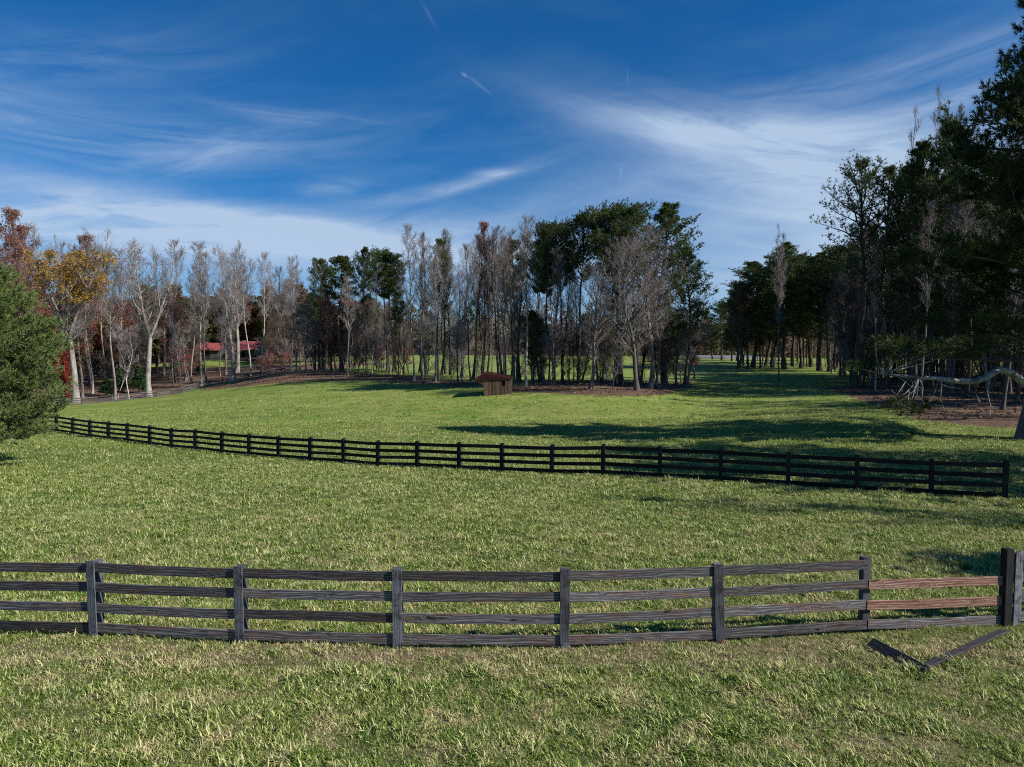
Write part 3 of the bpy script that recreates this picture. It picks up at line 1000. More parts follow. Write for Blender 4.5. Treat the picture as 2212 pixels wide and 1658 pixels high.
    ng.interface.new_socket('Geometry', in_out='OUTPUT', socket_type='NodeSocketGeometry')
    nn = ng.nodes; lk = ng.links.new
    gi = nn.new('NodeGroupInput'); go = nn.new('NodeGroupOutput')

    def named(nm, typ):
        q = nn.new('GeometryNodeInputNamedAttribute'); q.data_type = typ; q.inputs[0].default_value = nm
        return q.outputs[0]
    tid = named('tuft', 'INT')
    cmp_ = nn.new('FunctionNodeCompare'); cmp_.data_type = 'INT'; cmp_.operation = 'GREATER_EQUAL'
    ia = [s for s in cmp_.inputs if s.enabled]
    lk(tid, ia[0]); ia[1].default_value = 0
    sep = nn.new('GeometryNodeSeparateGeometry'); sep.domain = 'POINT'
    lk(gi.outputs[0], sep.inputs[0]); lk(cmp_.outputs[0], sep.inputs[1])
    spl = nn.new('GeometryNodeSplitToInstances'); spl.domain = 'POINT'
    lk(sep.outputs[0], spl.inputs[0]); lk(tid, [s for s in spl.inputs if s.name == 'Group ID'][0])
    iop = nn.new('GeometryNodeInstanceOnPoints')
    lk(sep.outputs[1], iop.inputs['Points']); lk(spl.outputs[0], iop.inputs['Instance'])
    iop.inputs['Pick Instance'].default_value = True
    lk(named('idx', 'INT'), iop.inputs['Instance Index'])
    e2r = nn.new('FunctionNodeEulerToRotation'); lk(named('rot', 'FLOAT_VECTOR'), e2r.inputs[0])
    lk(e2r.outputs[0], iop.inputs['Rotation'])
    lk(named('sc', 'FLOAT'), iop.inputs['Scale'])
    lk(iop.outputs[0], go.inputs[0])
    md = o.modifiers.new('grass_scatter', 'NODES'); md.node_group = ng
    print('grass tufts', n)


build_litter()


# ------------------------------------------------------------------ fences
def board_mesh(name, L, h, t, mat, seed=0, seg=10, wave=.004, sag=0.0, chip=0.0):
    """a sawn board along +X, centred on y and z, slightly uneven and with eased edges"""
    rng = np.random.default_rng(seed)
    xs = np.linspace(0, L, seg + 1)
    bev = min(.004, h * .06, t * .2)
    prof = [(-t / 2, -h / 2 + bev), (-t / 2, h / 2 - bev), (-t / 2 + bev, h / 2), (t / 2 - bev, h / 2), (t / 2, h / 2 - bev), (t / 2, -h / 2 + bev), (t / 2 - bev, -h / 2), (-t / 2 + bev, -h / 2)]
    n = len(prof)
    V = []
    wz = np.cumsum(rng.normal(0, wave * .16, seg + 1)); wz -= np.linspace(wz[0], wz[-1], seg + 1)
    wy = np.cumsum(rng.normal(0, wave * .3, seg + 1)); wy -= np.linspace(wy[0], wy[-1], seg + 1)
    for i, x in enumerate(xs):
        s = -sag * 4 * (x / L) * (1 - x / L)
        c1, c2 = rng.normal(0, chip), rng.normal(0, chip)
        for k, (y, z) in enumerate(prof):
            V.append((x, y + wy[i], z + wz[i] + s + (c1 if z > 0 else c2)))
    F = []
    for i in range(seg):
        for k in range(n):
            a, b = i * n + k, i * n + (k + 1) % n
            F += [(a, b, a + n), (b, b + n, a + n)]
    for k in range(1, n - 1):
        F += [(0, k + 1, k), (seg * n, seg * n + k, seg * n + k + 1)]
    g = Geo(); g.add(V, F); return g.mesh(name, [mat])


def orient(o, a, b):
    """place a mesh that runs along +X so that it goes from a to b, upright"""
    a, b = Vector(a), Vector(b)
    x = (b - a).normalized(); y = Vector((0, 0, 1)).cross(x).normalized(); z = x.cross(y)
    Mx = Matrix((x, y, z)).transposed().to_4x4(); Mx.translation = a
    return Mx


def put(name, me, parent, Mx, root):
    o = link(name, me, parent)
    o.matrix_basis = root.inverted() @ Mx
    return o


def post_basis(p, ang, lean=(0, 0)):
    """post: local X runs up, so the grain does too; local Y points away from the viewer"""
    up = Vector((lean[0], lean[1], 1)).normalized()
    along = Vector((math.cos(ang), math.sin(ang), 0))
    y = up.cross(along).normalized(); z = up.cross(y)
    Mx = Matrix((up, y, z)).transposed().to_4x4(); Mx.translation = p
    return Mx


def near_fence():
    P = [at(*a) for a in NEAR]
    for i, p in enumerate(P):
        p.z = z1(p.x, p.y)
    root = empty('board_fence', P[3])
    tag(root, 'weathered grey four-board fence crossing the foreground, one bay missing its top board', 'fence')
    RM = Matrix.Translation(P[3])
    rng = random.Random(3)
    hs = (.135, .455, .775, 1.095)
    n = len(P)
    for i, p in enumerate(P):
        q0 = P[max(0, i - 1)]; q1 = P[min(n - 1, i + 1)]
        ang = math.atan2(q1.y - q0.y, q1.x - q0.x)
        nrm = Vector((-math.sin(ang), math.cos(ang), 0))
        lean = (rng.uniform(-.012, .012), rng.uniform(-.012, .012))
        # square post behind the boards
        me = board_mesh('post', 1.60, .125, .115, M['batten'], 40 + i, 8, .002)
        put('post', me, root, post_basis(p + nrm * .072 + Vector((0, 0, -.42)), ang, lean), RM)
        if i == 6:
            continue
        # facing board nailed over the rail ends
        dx = Vector((math.cos(ang), math.sin(ang), 0)) * (.05 if i != 7 else .13)
        off = -.041
        lean2 = {1: (-.012, -.01), 5: (-.045, -.012)}.get(i, (rng.uniform(-.012, .012), -.01))
        me = board_mesh('facing_board', 1.205 if i != 4 else 1.10, .145, .018, M['batten'], 60 + i, 8, .002)
        z0 = .0 if i != 4 else .11
        put('facing_board', me, root, post_basis(p + nrm * off + dx * (0 if i != 7 else 1) + Vector((0, 0, z0)), ang, lean2), RM)
        if i == 4:
            me = board_mesh('facing_board', .125, .125, .032, M['batten'], 75, 3, .001)
            put('facing_board', me, root, post_basis(p + nrm * -.050 + Vector((0, 0, -.02)), ang, (0, 0)), RM)
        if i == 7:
            me = board_mesh('post', 1.26, .14, .12, M['black'], 78, 8, .002)  # black wood colour stands in for the shade on this post
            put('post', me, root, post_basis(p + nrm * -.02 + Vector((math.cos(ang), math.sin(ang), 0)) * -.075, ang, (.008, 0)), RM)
    for i in range(n - 1):
        a, b = P[i], P[i + 1]
        ang = math.atan2(b.y - a.y, b.x - a.x)
        nrm = Vector((-math.sin(ang), math.cos(ang), 0)); al = Vector((math.cos(ang), math.sin(ang), 0))
        for k, h in enumerate(hs):
            if i == 6 and k == 3:
                continue
            j0, j1 = rng.uniform(-.012, .012), rng.uniform(-.012, .012)
            if i == 6:
                j0 += .0; j1 += -.035
            s0 = al * .006; s1 = al * -.006
            if i == 5:
                s1 = al * (-.02 if k != 1 else -.045)
            if i == 6:
                s0 = al * (.0 if k != 1 else -.02)
            A = a + s0 + nrm * -.017 + Vector((0, 0, h + j0)); B = b + s1 + nrm * -.017 + Vector((0, 0, h + j1))
            L = (B - A).length
            mt = M['bare_board'] if (i == 6 and k in (1, 2)) else M['board']
            me = board_mesh('rail', L, .148 + rng.uniform(-.004, .004), .026, mt, 100 + i * 7 + k, 14, .004, rng.uniform(0, .012), .0012)
            put('rail', me, root, orient(None, A, B), RM)
    return P


def second_fence():
    P = [Vector((p.x, p.y, z1(p.x, p.y))) for p in SECP]
    d = (P[-1] - P[-2]); d.z = 0
    for k in range(1, 5):
        q = P[24] + d.normalized() * 2.45 * k; q.z = z1(q.x, q.y); P.append(q)
    root = empty('black_board_fence', P[8])
    tag(root, 'black painted four-board fence running diagonally down the middle of the pasture', 'fence')
    RM = Matrix.Translation(P[8])
    rail = [board_mesh('long_rail', 2.44, .150, .028, M['black'], 300 + i, 6, .006, 0, .001) for i in range(4)]
    post = board_mesh('round_post', 1.65, .13, .12, M['black'], 320, 4, .002)
    face = board_mesh('post_face', 1.19, .15, .026, M['black'], 321, 4, .002)
    rng = random.Random(9)
    n = len(P)
    for i, p in enumerate(P):
        q0 = P[min(n - 1, i + 1)]; q1 = P[max(0, i - 1)]
        ang = math.atan2(q1.y - q0.y, q1.x - q0.x)
        nrm = Vector((-math.sin(ang), math.cos(ang), 0))
        lean = (rng.uniform(-.015, .015), rng.uniform(-.012, .012))
        put('post', post, root, post_basis(p + nrm * .072 + Vector((0, 0, -.42)), ang, lean), RM)
        put('facing_board', face, root, post_basis(p + nrm * -.052 + Vector((0, 0, .0)), ang, lean), RM)
    for i in range(n - 1):
        a, b = P[i + 1], P[i]
        ang = math.atan2(b.y - a.y, b.x - a.x); nrm = Vector((-math.sin(ang), math.cos(ang), 0))
        for k, h in enumerate((.13, .445, .76, 1.08)):
            A = a + nrm * -.018 + Vector((0, 0, h + rng.uniform(-.015, .015))); B = b + nrm * -.018 + Vector((0, 0, h + rng.uniform(-.015, .015)))
            Mx = orient(None, A, B); Mx = Mx @ Matrix.Diagonal(((B - A).length / 2.44, 1, 1, 1))
            put('rail', rail[rng.randrange(4)], root, Mx, RM)


def far_fence(name, label, way, spacing=2.44, rails=4, H=1.2, mat='oldblack', stuff=False):
    """fence following ground points (x, y); every post and rail its own part"""
    pts = [Vector((x, y, 0)) for x, y in way]
    S = [0]
    for a, b in zip(pts, pts[1:]):
        S.append(S[-1] + (b - a).length)
    m = max(2, int(S[-1] / spacing) + 1)
    P = []
    for i in range(m):
        s = S[-1] * i / (m - 1)
        x = np.interp(s, S, [p.x for p in pts]); y = np.interp(s, S, [p.y for p in pts])
        P.append(Vector((x, y, z1(x, y))))
    root = empty(name, P[m // 2]); RM = Matrix.Translation(P[m // 2])
    tag(root, label, 'fence')
    key = mat + '_far'
    if key not in FM:
        FM[key] = (board_mesh('fence_rail', 2.44, .15, .03, M[mat], 400, 2, .01), board_mesh('fence_post', H + .45, .15, .15, M[mat], 401, 1, 0))
    rail, post = FM[key]
    rng = random.Random(len(name) + m)
    for i, p in enumerate(P):
        put('post', post, root, post_basis(p + Vector((0, 0, -.42)), 0, (rng.uniform(-.03, .03), 0)), RM)
    for i in range(m - 1):
        a, b = P[i], P[i + 1]
        for k in range(rails):
            h = .15 + k * (H - .2) / (rails - 1)
            A = a + Vector((0, -.09, h + rng.uniform(-.03, .03))); B = b + Vector((0, -.09, h + rng.uniform(-.03, .03)))
            Mx = orient(None, A, B) @ Matrix.Diagonal(((B - A).length / 2.44, 1, 1, 1))
            put('rail', rail, root, Mx, RM)


FM = {}
build_ground()
near_fence()
second_fence()
way = []
for x, y, d in ((105, 876, 120), (164, 875, 122), (217, 870, 125), (266, 865.5, 128), (315, 860.5, 130), (340, 858, 131), (384, 852, 134), (450, 833, 138), (491, 826, 140), (548, 818, 143), (584, 809, 145), (608, 804.5, 146), (640, 801, 148)):
    v = at(x, y, d); way.append((v.x, v.y))
far_fence('paddock_fence', 'faded black board fence climbing the left slope below the pale sycamores', way)


def way_px(lst):
    return [(at(x, 780, d).x, d) for x, d in lst]


far_fence('lane_fence', 'dark board fence across the brown slope behind the leaning sycamore trunk', way_px([(170, 178), (300, 172), (430, 170), (560, 168), (640, 160)]))
far_fence('barnyard_fence', 'dark board fence along the strip of grass below the red roofs', way_px([(430, 198), (560, 196), (700, 192), (800, 190)]))
far_fence('far_pasture_fence', 'thin dark fence at the back of the field seen through the grove', way_px([(640, 262), (800, 262), (1000, 258), (1080, 256)]))


# ------------------------------------------------------------------ fallen boards, shed, barns, road
def fallen_boards():
    def onto(x, y, lift=.05):
        d = hit(x, y); p = at(x, y, d); return Vector((p.x, p.y, z1(p.x, p.y) + lift))
    a, b = onto(1880, 1402, .10), onto(2000, 1460, .06)
    L = (b - a).length
    o = link('fallen_board', board_mesh('fallen_board', L, .145, .026, M['fallen'], 501, 8, .004, 0, .002))
    x = (b - a).normalized(); y = Vector((0, 0, 1)).cross(x).normalized(); z = x.cross(y)
    Mx = Matrix((x, y, z)).transposed().to_4x4() @ Matrix.Rotation(R(-50), 4, 'X'); Mx.translation = a
    o.matrix_basis = Mx
    tag(o, 'short dark broken rail tipped on edge in the grass, left arm of the V', 'board')
    a, b = onto(1986, 1456, .075), onto(2170, 1374, .085)
    L = (b - a).length
    o = link('fallen_board', board_mesh('fallen_board', L, .150, .026, M['fallen'], 502, 10, .004, 0, .002))
    x = (b - a).normalized(); y = Vector((0, 0, 1)).cross(x).normalized(); z = x.cross(y)
    Mx = Matrix((x, y, z)).transposed().to_4x4() @ Matrix.Rotation(R(78), 4, 'X'); Mx.translation = a
    o.matrix_basis = Mx
    tag(o, 'longer dark broken rail lying flat on the grass, right arm of the V', 'board')
    # tall dry stalk by the broken bay
    d = hit(1957, 1402); p = at(1957, 1402, d)
    g = Geo(); rng = np.random.default_rng(4)
    pts = np.array([(0, 0, -.03), (-.005, .0, .3), (-.018, .01, .6), (-.03, .01, .82)])
    g.tube(pts, [.0035, .003, .0025, .002], 4)
    for t in np.linspace(.78, .86, 10):
        leaf_tris(g, np.array([[-.03, .01, t]]) + rng.normal(0, .004, (1, 3)), .03, 0, rng)
    g.tube(np.array([(-.01, 0, .36), (-.05, .02, .50), (-.06, .03, .55)]), [.002, .002, .001], 3)
    o = link('dry_stalk', g.mesh('dry_stalk', [M['straw']])); o.location = (p.x, p.y, z1(p.x, p.y))
    tag(o, 'single tall straw coloured weed stalk before the bay without a top board', 'weed')


def shed():
    d = 77.0
    p = at(1045, 853, d)
    e = empty('run_in_shed', (p.x, p.y, z1(p.x + 1.5, p.y)), R(-2))
    tag(e, 'small brown plank shed with a dark red lopsided roof at the edge of the grove', 'shed')
    W, D = 3.1, 3.4
    hr, hright, hl = 2.46, 1.98, 1.78
    rng = random.Random(2)

    def roofz(x):
        return hr - (hr - hright) * x / W if x >= .1 else hr + (x - .1) * .62
    xs = [0]
    while xs[-1] < W - .1:
        xs.append(min(W, xs[-1] + rng.uniform(.15, .24)))
    # gable wall of upright planks, window gap left open
    for a, b in zip(xs, xs[1:]):
        z0 = rng.uniform(-.12, -.08); y0 = rng.uniform(-.012, .006)
        if a < 2.33 and b > 2.22:
            for lo, hi in ((z0, 1.05), (1.58, None)):
                g = Geo()
                ta = hi if hi else roofz(a) - .02; tb = hi if hi else roofz(b) - .02
                g.prism([(a + .004, lo), (b - .004, lo), (b - .004, tb), (a + .004, ta)], y0 - .02, y0 + .004)
                link('plank', g.mesh('plank', [M['shedwood']]), e)
            continue
        g = Geo(); g.prism([(a + .004, z0), (b - .004, z0), (b - .004, roofz(b) - .02), (a + .004, roofz(a) - .02)], y0 - .02, y0 + .004)
        link('plank', g.mesh('plank', [M['shedwood']]), e)
    # gable wing under the short roof slope, cut on the diagonal
    for k in range(5):
        a = -.93 + k * .186; b = a + .18
        cut = lambda x: 1.70 - (x + .93) * .62
        g = Geo(); g.prism([(a, cut(a)), (b, cut(b)), (b, roofz(b) - .03), (a, roofz(a) - .03)], -.02, .004)
        link('plank', g.mesh('plank', [M['shedwood']]), e)
    g = Geo(); g.prism([(-.95, 1.62), (.02, 1.05), (.02, 1.13), (-.95, 1.73)], -.045, -.024)
    link('brace', g.mesh('brace', [M['shedwood']]), e)
    g = Geo()
    g.box(W - .06, W, .01, D, -.1, hright - .04); g.box(.06, W - .06, D - .05, D, -.1, hright - .06)
    g.box(-.0, .10, .006, .10, -.1, hr - .1); g.box(-.0, .10, D - .15, D - .05, -.1, hr - .1); g.box(.12, W - .1, 1.6, 1.65, -.1, 1.9)
    link('wall', g.mesh('wall', [M['shedwood']]), e)
    g = Geo(); g.prism([(.04, hr), (W + .16, roofz(W + .16) - .0), (W + .16, roofz(W + .16) + .05), (.04, hr + .06)], -.16, D + .15)
    for k in range(10):
        y = -.14 + k * .40
        g.prism([(.06, hr + .062), (W + .15, roofz(W + .15) + .052), (W + .15, roofz(W + .15) + .085), (.06, hr + .095)], y, y + .04)
    link('roof_slope', g.mesh('roof_slope', [M['darkred']]), e)
    g = Geo(); g.prism([(-1.05, roofz(-1.05)), (.035, roofz(.035) + .01), (.035, roofz(.035) + .07), (-1.05, roofz(-1.05) + .05)], -.16, D + .15)
    for k in range(10):
        y = -.14 + k * .40
        g.prism([(-1.05, roofz(-1.05) + .052), (.03, roofz(.03) + .072), (.03, roofz(.03) + .11), (-1.05, roofz(-1.05) + .09)], y, y + .05)
    link('roof_slope', g.mesh('roof_slope', [M['darkred']]), e)
    g = Geo(); g.box(2.16, 2.40, -.045, -.022, 1.585, 1.635); g.box(2.16, 2.40, -.045, -.022, 1.0, 1.045)
    link('window_frame', g.mesh('window_frame', [M['greywall']]), e)
    g = Geo(); g.prism([(-1.05, roofz(-1.05) - .10), (.06, hr - .10), (W + .16, roofz(W + .16) - .09), (W + .16, roofz(W + .16) - .005), (.06, hr - .012), (-1.05, roofz(-1.05) - .005)], -.15, -.125)
    link('fascia', g.mesh('fascia', [M['darkred']]), e)


def barn(x, y, d, Wd, D, wall, ridge, label, rz=0.0):
    p = at(x, y, d)
    e = empty('red_roofed_barn', (p.x, p.y, z1(p.x, p.y)), rz)
    tag(e, label, 'barn', None)
    g = Geo(); g.box(-Wd / 2, Wd / 2, -D / 2, D / 2, -.4, wall); 
    link('wall', g.mesh('wall', [M['greywall']]), e)
    for s in (-1, 1):
        g = Geo()
        y0, y1_ = s * (D / 2 + .5), s * .01
        z0 = wall - .15
        V = [(-Wd / 2 - .4, y0, z0), (Wd / 2 + .4, y0, z0), (Wd / 2 + .4, y1_, ridge), (-Wd / 2 - .4, y1_, ridge)]
        V += [(a, b, c + .08) for a, b, c in V]
        g.add(V, [(0, 1, 2), (0, 2, 3), (4, 6, 5), (4, 7, 6), (0, 4, 5), (0, 5, 1), (2, 6, 7), (2, 7, 3), (1, 5, 6), (1, 6, 2), (0, 3, 7), (0, 7, 4)])
        nr = int(Wd / .6)
        for k in range(nr + 1):
            xx = -Wd / 2 - .35 + k * (Wd + .7) / nr
            V = [(xx, y0, z0 + .085), (xx + .05, y0, z0 + .085), (xx + .05, y1_, ridge + .085), (xx, y1_, ridge + .085), (xx, y0, z0 + .13), (xx + .05, y0, z0 + .13), (xx + .05, y1_, ridge + .13), (xx, y1_, ridge + .13)]
            g.add(V, [(0, 1, 5), (0, 5, 4), (4, 5, 6), (4, 6, 7), (3, 7, 6), (3, 6, 2), (0, 4, 7), (0, 7, 3), (1, 2, 6), (1, 6, 5)])
        link('roof_slope', g.mesh('roof_slope', [M['redroof']]), e)
    for s in (-1, 1):
        g = Geo(); xx = s * (Wd / 2 - .05)
        V = [(xx, -D / 2, wall + .002), (xx, D / 2, wall + .002), (xx, 0, ridge - .05), (xx + s * .06, -D / 2, wall + .002), (xx + s * .06, D / 2, wall + .002), (xx + s * .06, 0, ridge - .05)]
        g.add(V, [(0, 1, 2), (3, 5, 4), (0, 2, 5), (0, 5, 3), (1, 4, 5), (1, 5, 2)])
        link('gable', g.mesh('gable', [M['greywall']]), e)
    g = Geo(); g.box(-Wd * .22, Wd * .10, -D / 2 - .03, -D / 2 - .005, -.1, wall * .82)  # dark sheet on the wall; the unlit doorway is put into its colour
    link('dark_doorway', g.mesh('dark_doorway', [M['void']]), e)
    return e


fallen_boards()
shed()
barn(458, 790, 205, 7.2, 6, 2.6, 4.6, 'low barn with a red metal roof, left of the twin trunked sycamore')
barn(540, 790, 203, 7.6, 6.5, 3.0, 5.4, 'grey barn with a bright red metal roof, right of the twin trunked sycamore', R(-14))


def extras():
    # two small white lidded boxes on the far slope beside the big sycamore trunk
    for (x, y, lb) in ((322, 762, 'small white slatted box on a post left of the leaning sycamore trunk'), (339, 760, 'small white lidded box on a post right of the leaning sycamore trunk')):
        d = 186; p = at(x, y, d); gz = z1(p.x, p.y)
        e = empty('white_box', (p.x, p.y, gz)); tag(e, lb, 'box', None)
        h = max(1.0, p.z - gz)
        g = Geo(); g.box(-.06, .06, -.06, .06, -.2, h - .3); link('post', g.mesh('post', [M['grey']]), e)
        g = Geo(); g.box(-.75, .75, -.5, .5, h + .25, h + .48); link('lid', g.mesh('lid', [M['white']]), e)
        for k in range(3):
            g = Geo(); g.box(-.6, .6, -.4, .4, h - .3 + k * .17, h - .2 + k * .17); link('slat', g.mesh('slat', [M['white']]), e)
    # road crossing behind the crest
    g = Geo()
    pts = [(1490, 236), (1530, 234), (1560, 232), (1600, 232), (1640, 234)]
    V = []
    for x, d in pts:
        a = at(x, 770, d); 
        for dd, hz in ((-3.4, .12), (3.4, .75)):
            V.append((a.x, d + dd, z1(a.x, d + dd) + hz + .35))
        V.append((a.x, d - 4.2, z1(a.x, d - 4.2) - .3))
    F = []
    for i in range(len(pts) - 1):
        a = i * 3; b = a + 3
        F += [(a, b, b + 1), (a, b + 1, a + 1), (a + 2, b + 2, b), (a + 2, b, a)]
    g.add(V, F)
    tag(link('road', g.mesh('road', [M['road']])), kind='structure')
    # mailbox-like white stand near the road
    p = at(1671, 782, 178); e = empty('white_stand', (p.x, p.y, z1(p.x, p.y)))
    tag(e, 'white two-legged stand at the far edge of the field behind the slim bare tree', 'stand')
    for s in (-.42, .42):
        g = Geo(); g.box(s - .24, s + .24, -.15, .15, -.2, 1.7); link('leg', g.mesh('leg', [M['white']]), e)
    g = Geo(); g.prism([(-.95, 1.7), (.95, 1.7), (1.0, 2.7), (.55, 3.0), (-.6, 2.95), (-1.0, 2.5)], -.3, .3); link('top', g.mesh('top', [M['greywall']]), e)
    wy = way_px([(1590, 206), (1650, 204), (1720, 202)])
    far_fence('roadside_fence', 'dark picket posts beside the road beyond the field crest', wy, spacing=1.5, rails=2, H=1.5, mat='black')


extras()


# ------------------------------------------------------------------ near trees
def big_left_pine():
    """young white pine at the left edge: full to the ground, soft blue-green tufts"""
    rng = np.random.default_rng(81)
    d = 33.0; X = -25.7
    gz = z1(X, d)
    top = at(-30, 560, d).z - gz
    H = top
    gt, gc = Geo(), Geo()
    tp = trunk_path(H, rng, .08)
    base_flare(gt, tp, .17); gt.tube(tp, trunk_rad(.17, len(tp), .08), 8)
    pos, dirs = [], []
    az = 0
    env = [(0, .80), (.10, .95), (.25, 1.0), (.42, .96), (.62, .74), (.82, .46), (1, .10)]
    nl = 165
    for i in range(nl):
        tt = (i + rng.uniform(0, .8)) / nl
        z = 1.0 + (H - 1.25) * tt
        az += 2.4 + rng.uniform(-.4, .4)
        L1 = 4.35 * envelope(env, tt) * rng.uniform(.78, 1.10)
        e = rng.uniform(-.05, .22) + .65 * tt
        p0 = np.array([np.interp(z, tp[:, 2], tp[:, k]) for k in range(3)])
        dd = np.array([math.cos(az) * math.cos(e), math.sin(az) * math.cos(e), math.sin(e)])
        pts, de = curve(p0, dd, L1, 6, .22, rng, .07)
        gt.tube(pts, np.linspace(.012 * L1 + .012, .008, 7), 4)
        nb = int(9 + L1 * 4.2)
        for j in range(nb):
            s_ = .28 + .72 * (j + rng.uniform(0, .9)) / nb
            k = min(5, int(s_ * 6)); q = pts[k] + (pts[k + 1] - pts[k]) * (s_ * 6 - k)
            dl = unit(pts[k + 1] - pts[k]); sd_ = perp(dl, rng); sd_[2] *= .5
            d2 = unit(dl * .75 + sd_ * .75 + np.array([0, 0, .18]))
            L2 = (.55 + .5 * (1 - s_)) * rng.uniform(.6, 1.2)
            p2, d2e = curve(q, d2, L2, 2, .25, rng, .1)
            gc.tube(p2, [.010, .008, .005], 3, 0)
            for m_ in range(5):
                u = rng.uniform(.2, 1.0)
                pos.append(p2[0] + (p2[2] - p2[0]) * u + rng.normal(0, .09, 3)); dirs.append(unit(d2e + rng.normal(0, .35, 3)))
            pos.append(p2[2]); dirs.append(d2e)
    pos = np.array(pos); dirs = np.array(dirs)
    needle_bursts(gc, pos, dirs, 10, .21, .034, 1, rng, 1.0)
    print('white pine tris', len(pos) * 13)
    e = empty('white_pine', (X, d, gz))
    tag(e, 'bushy young pine with soft green needles, cut off by the left edge', 'tree')
    link('trunk', gt.mesh('white_pine_trunk', [M['grey']]), e)
    link('crown', gc.mesh('white_pine_crown', [M['dtwig'], M['wneedle']]), e)


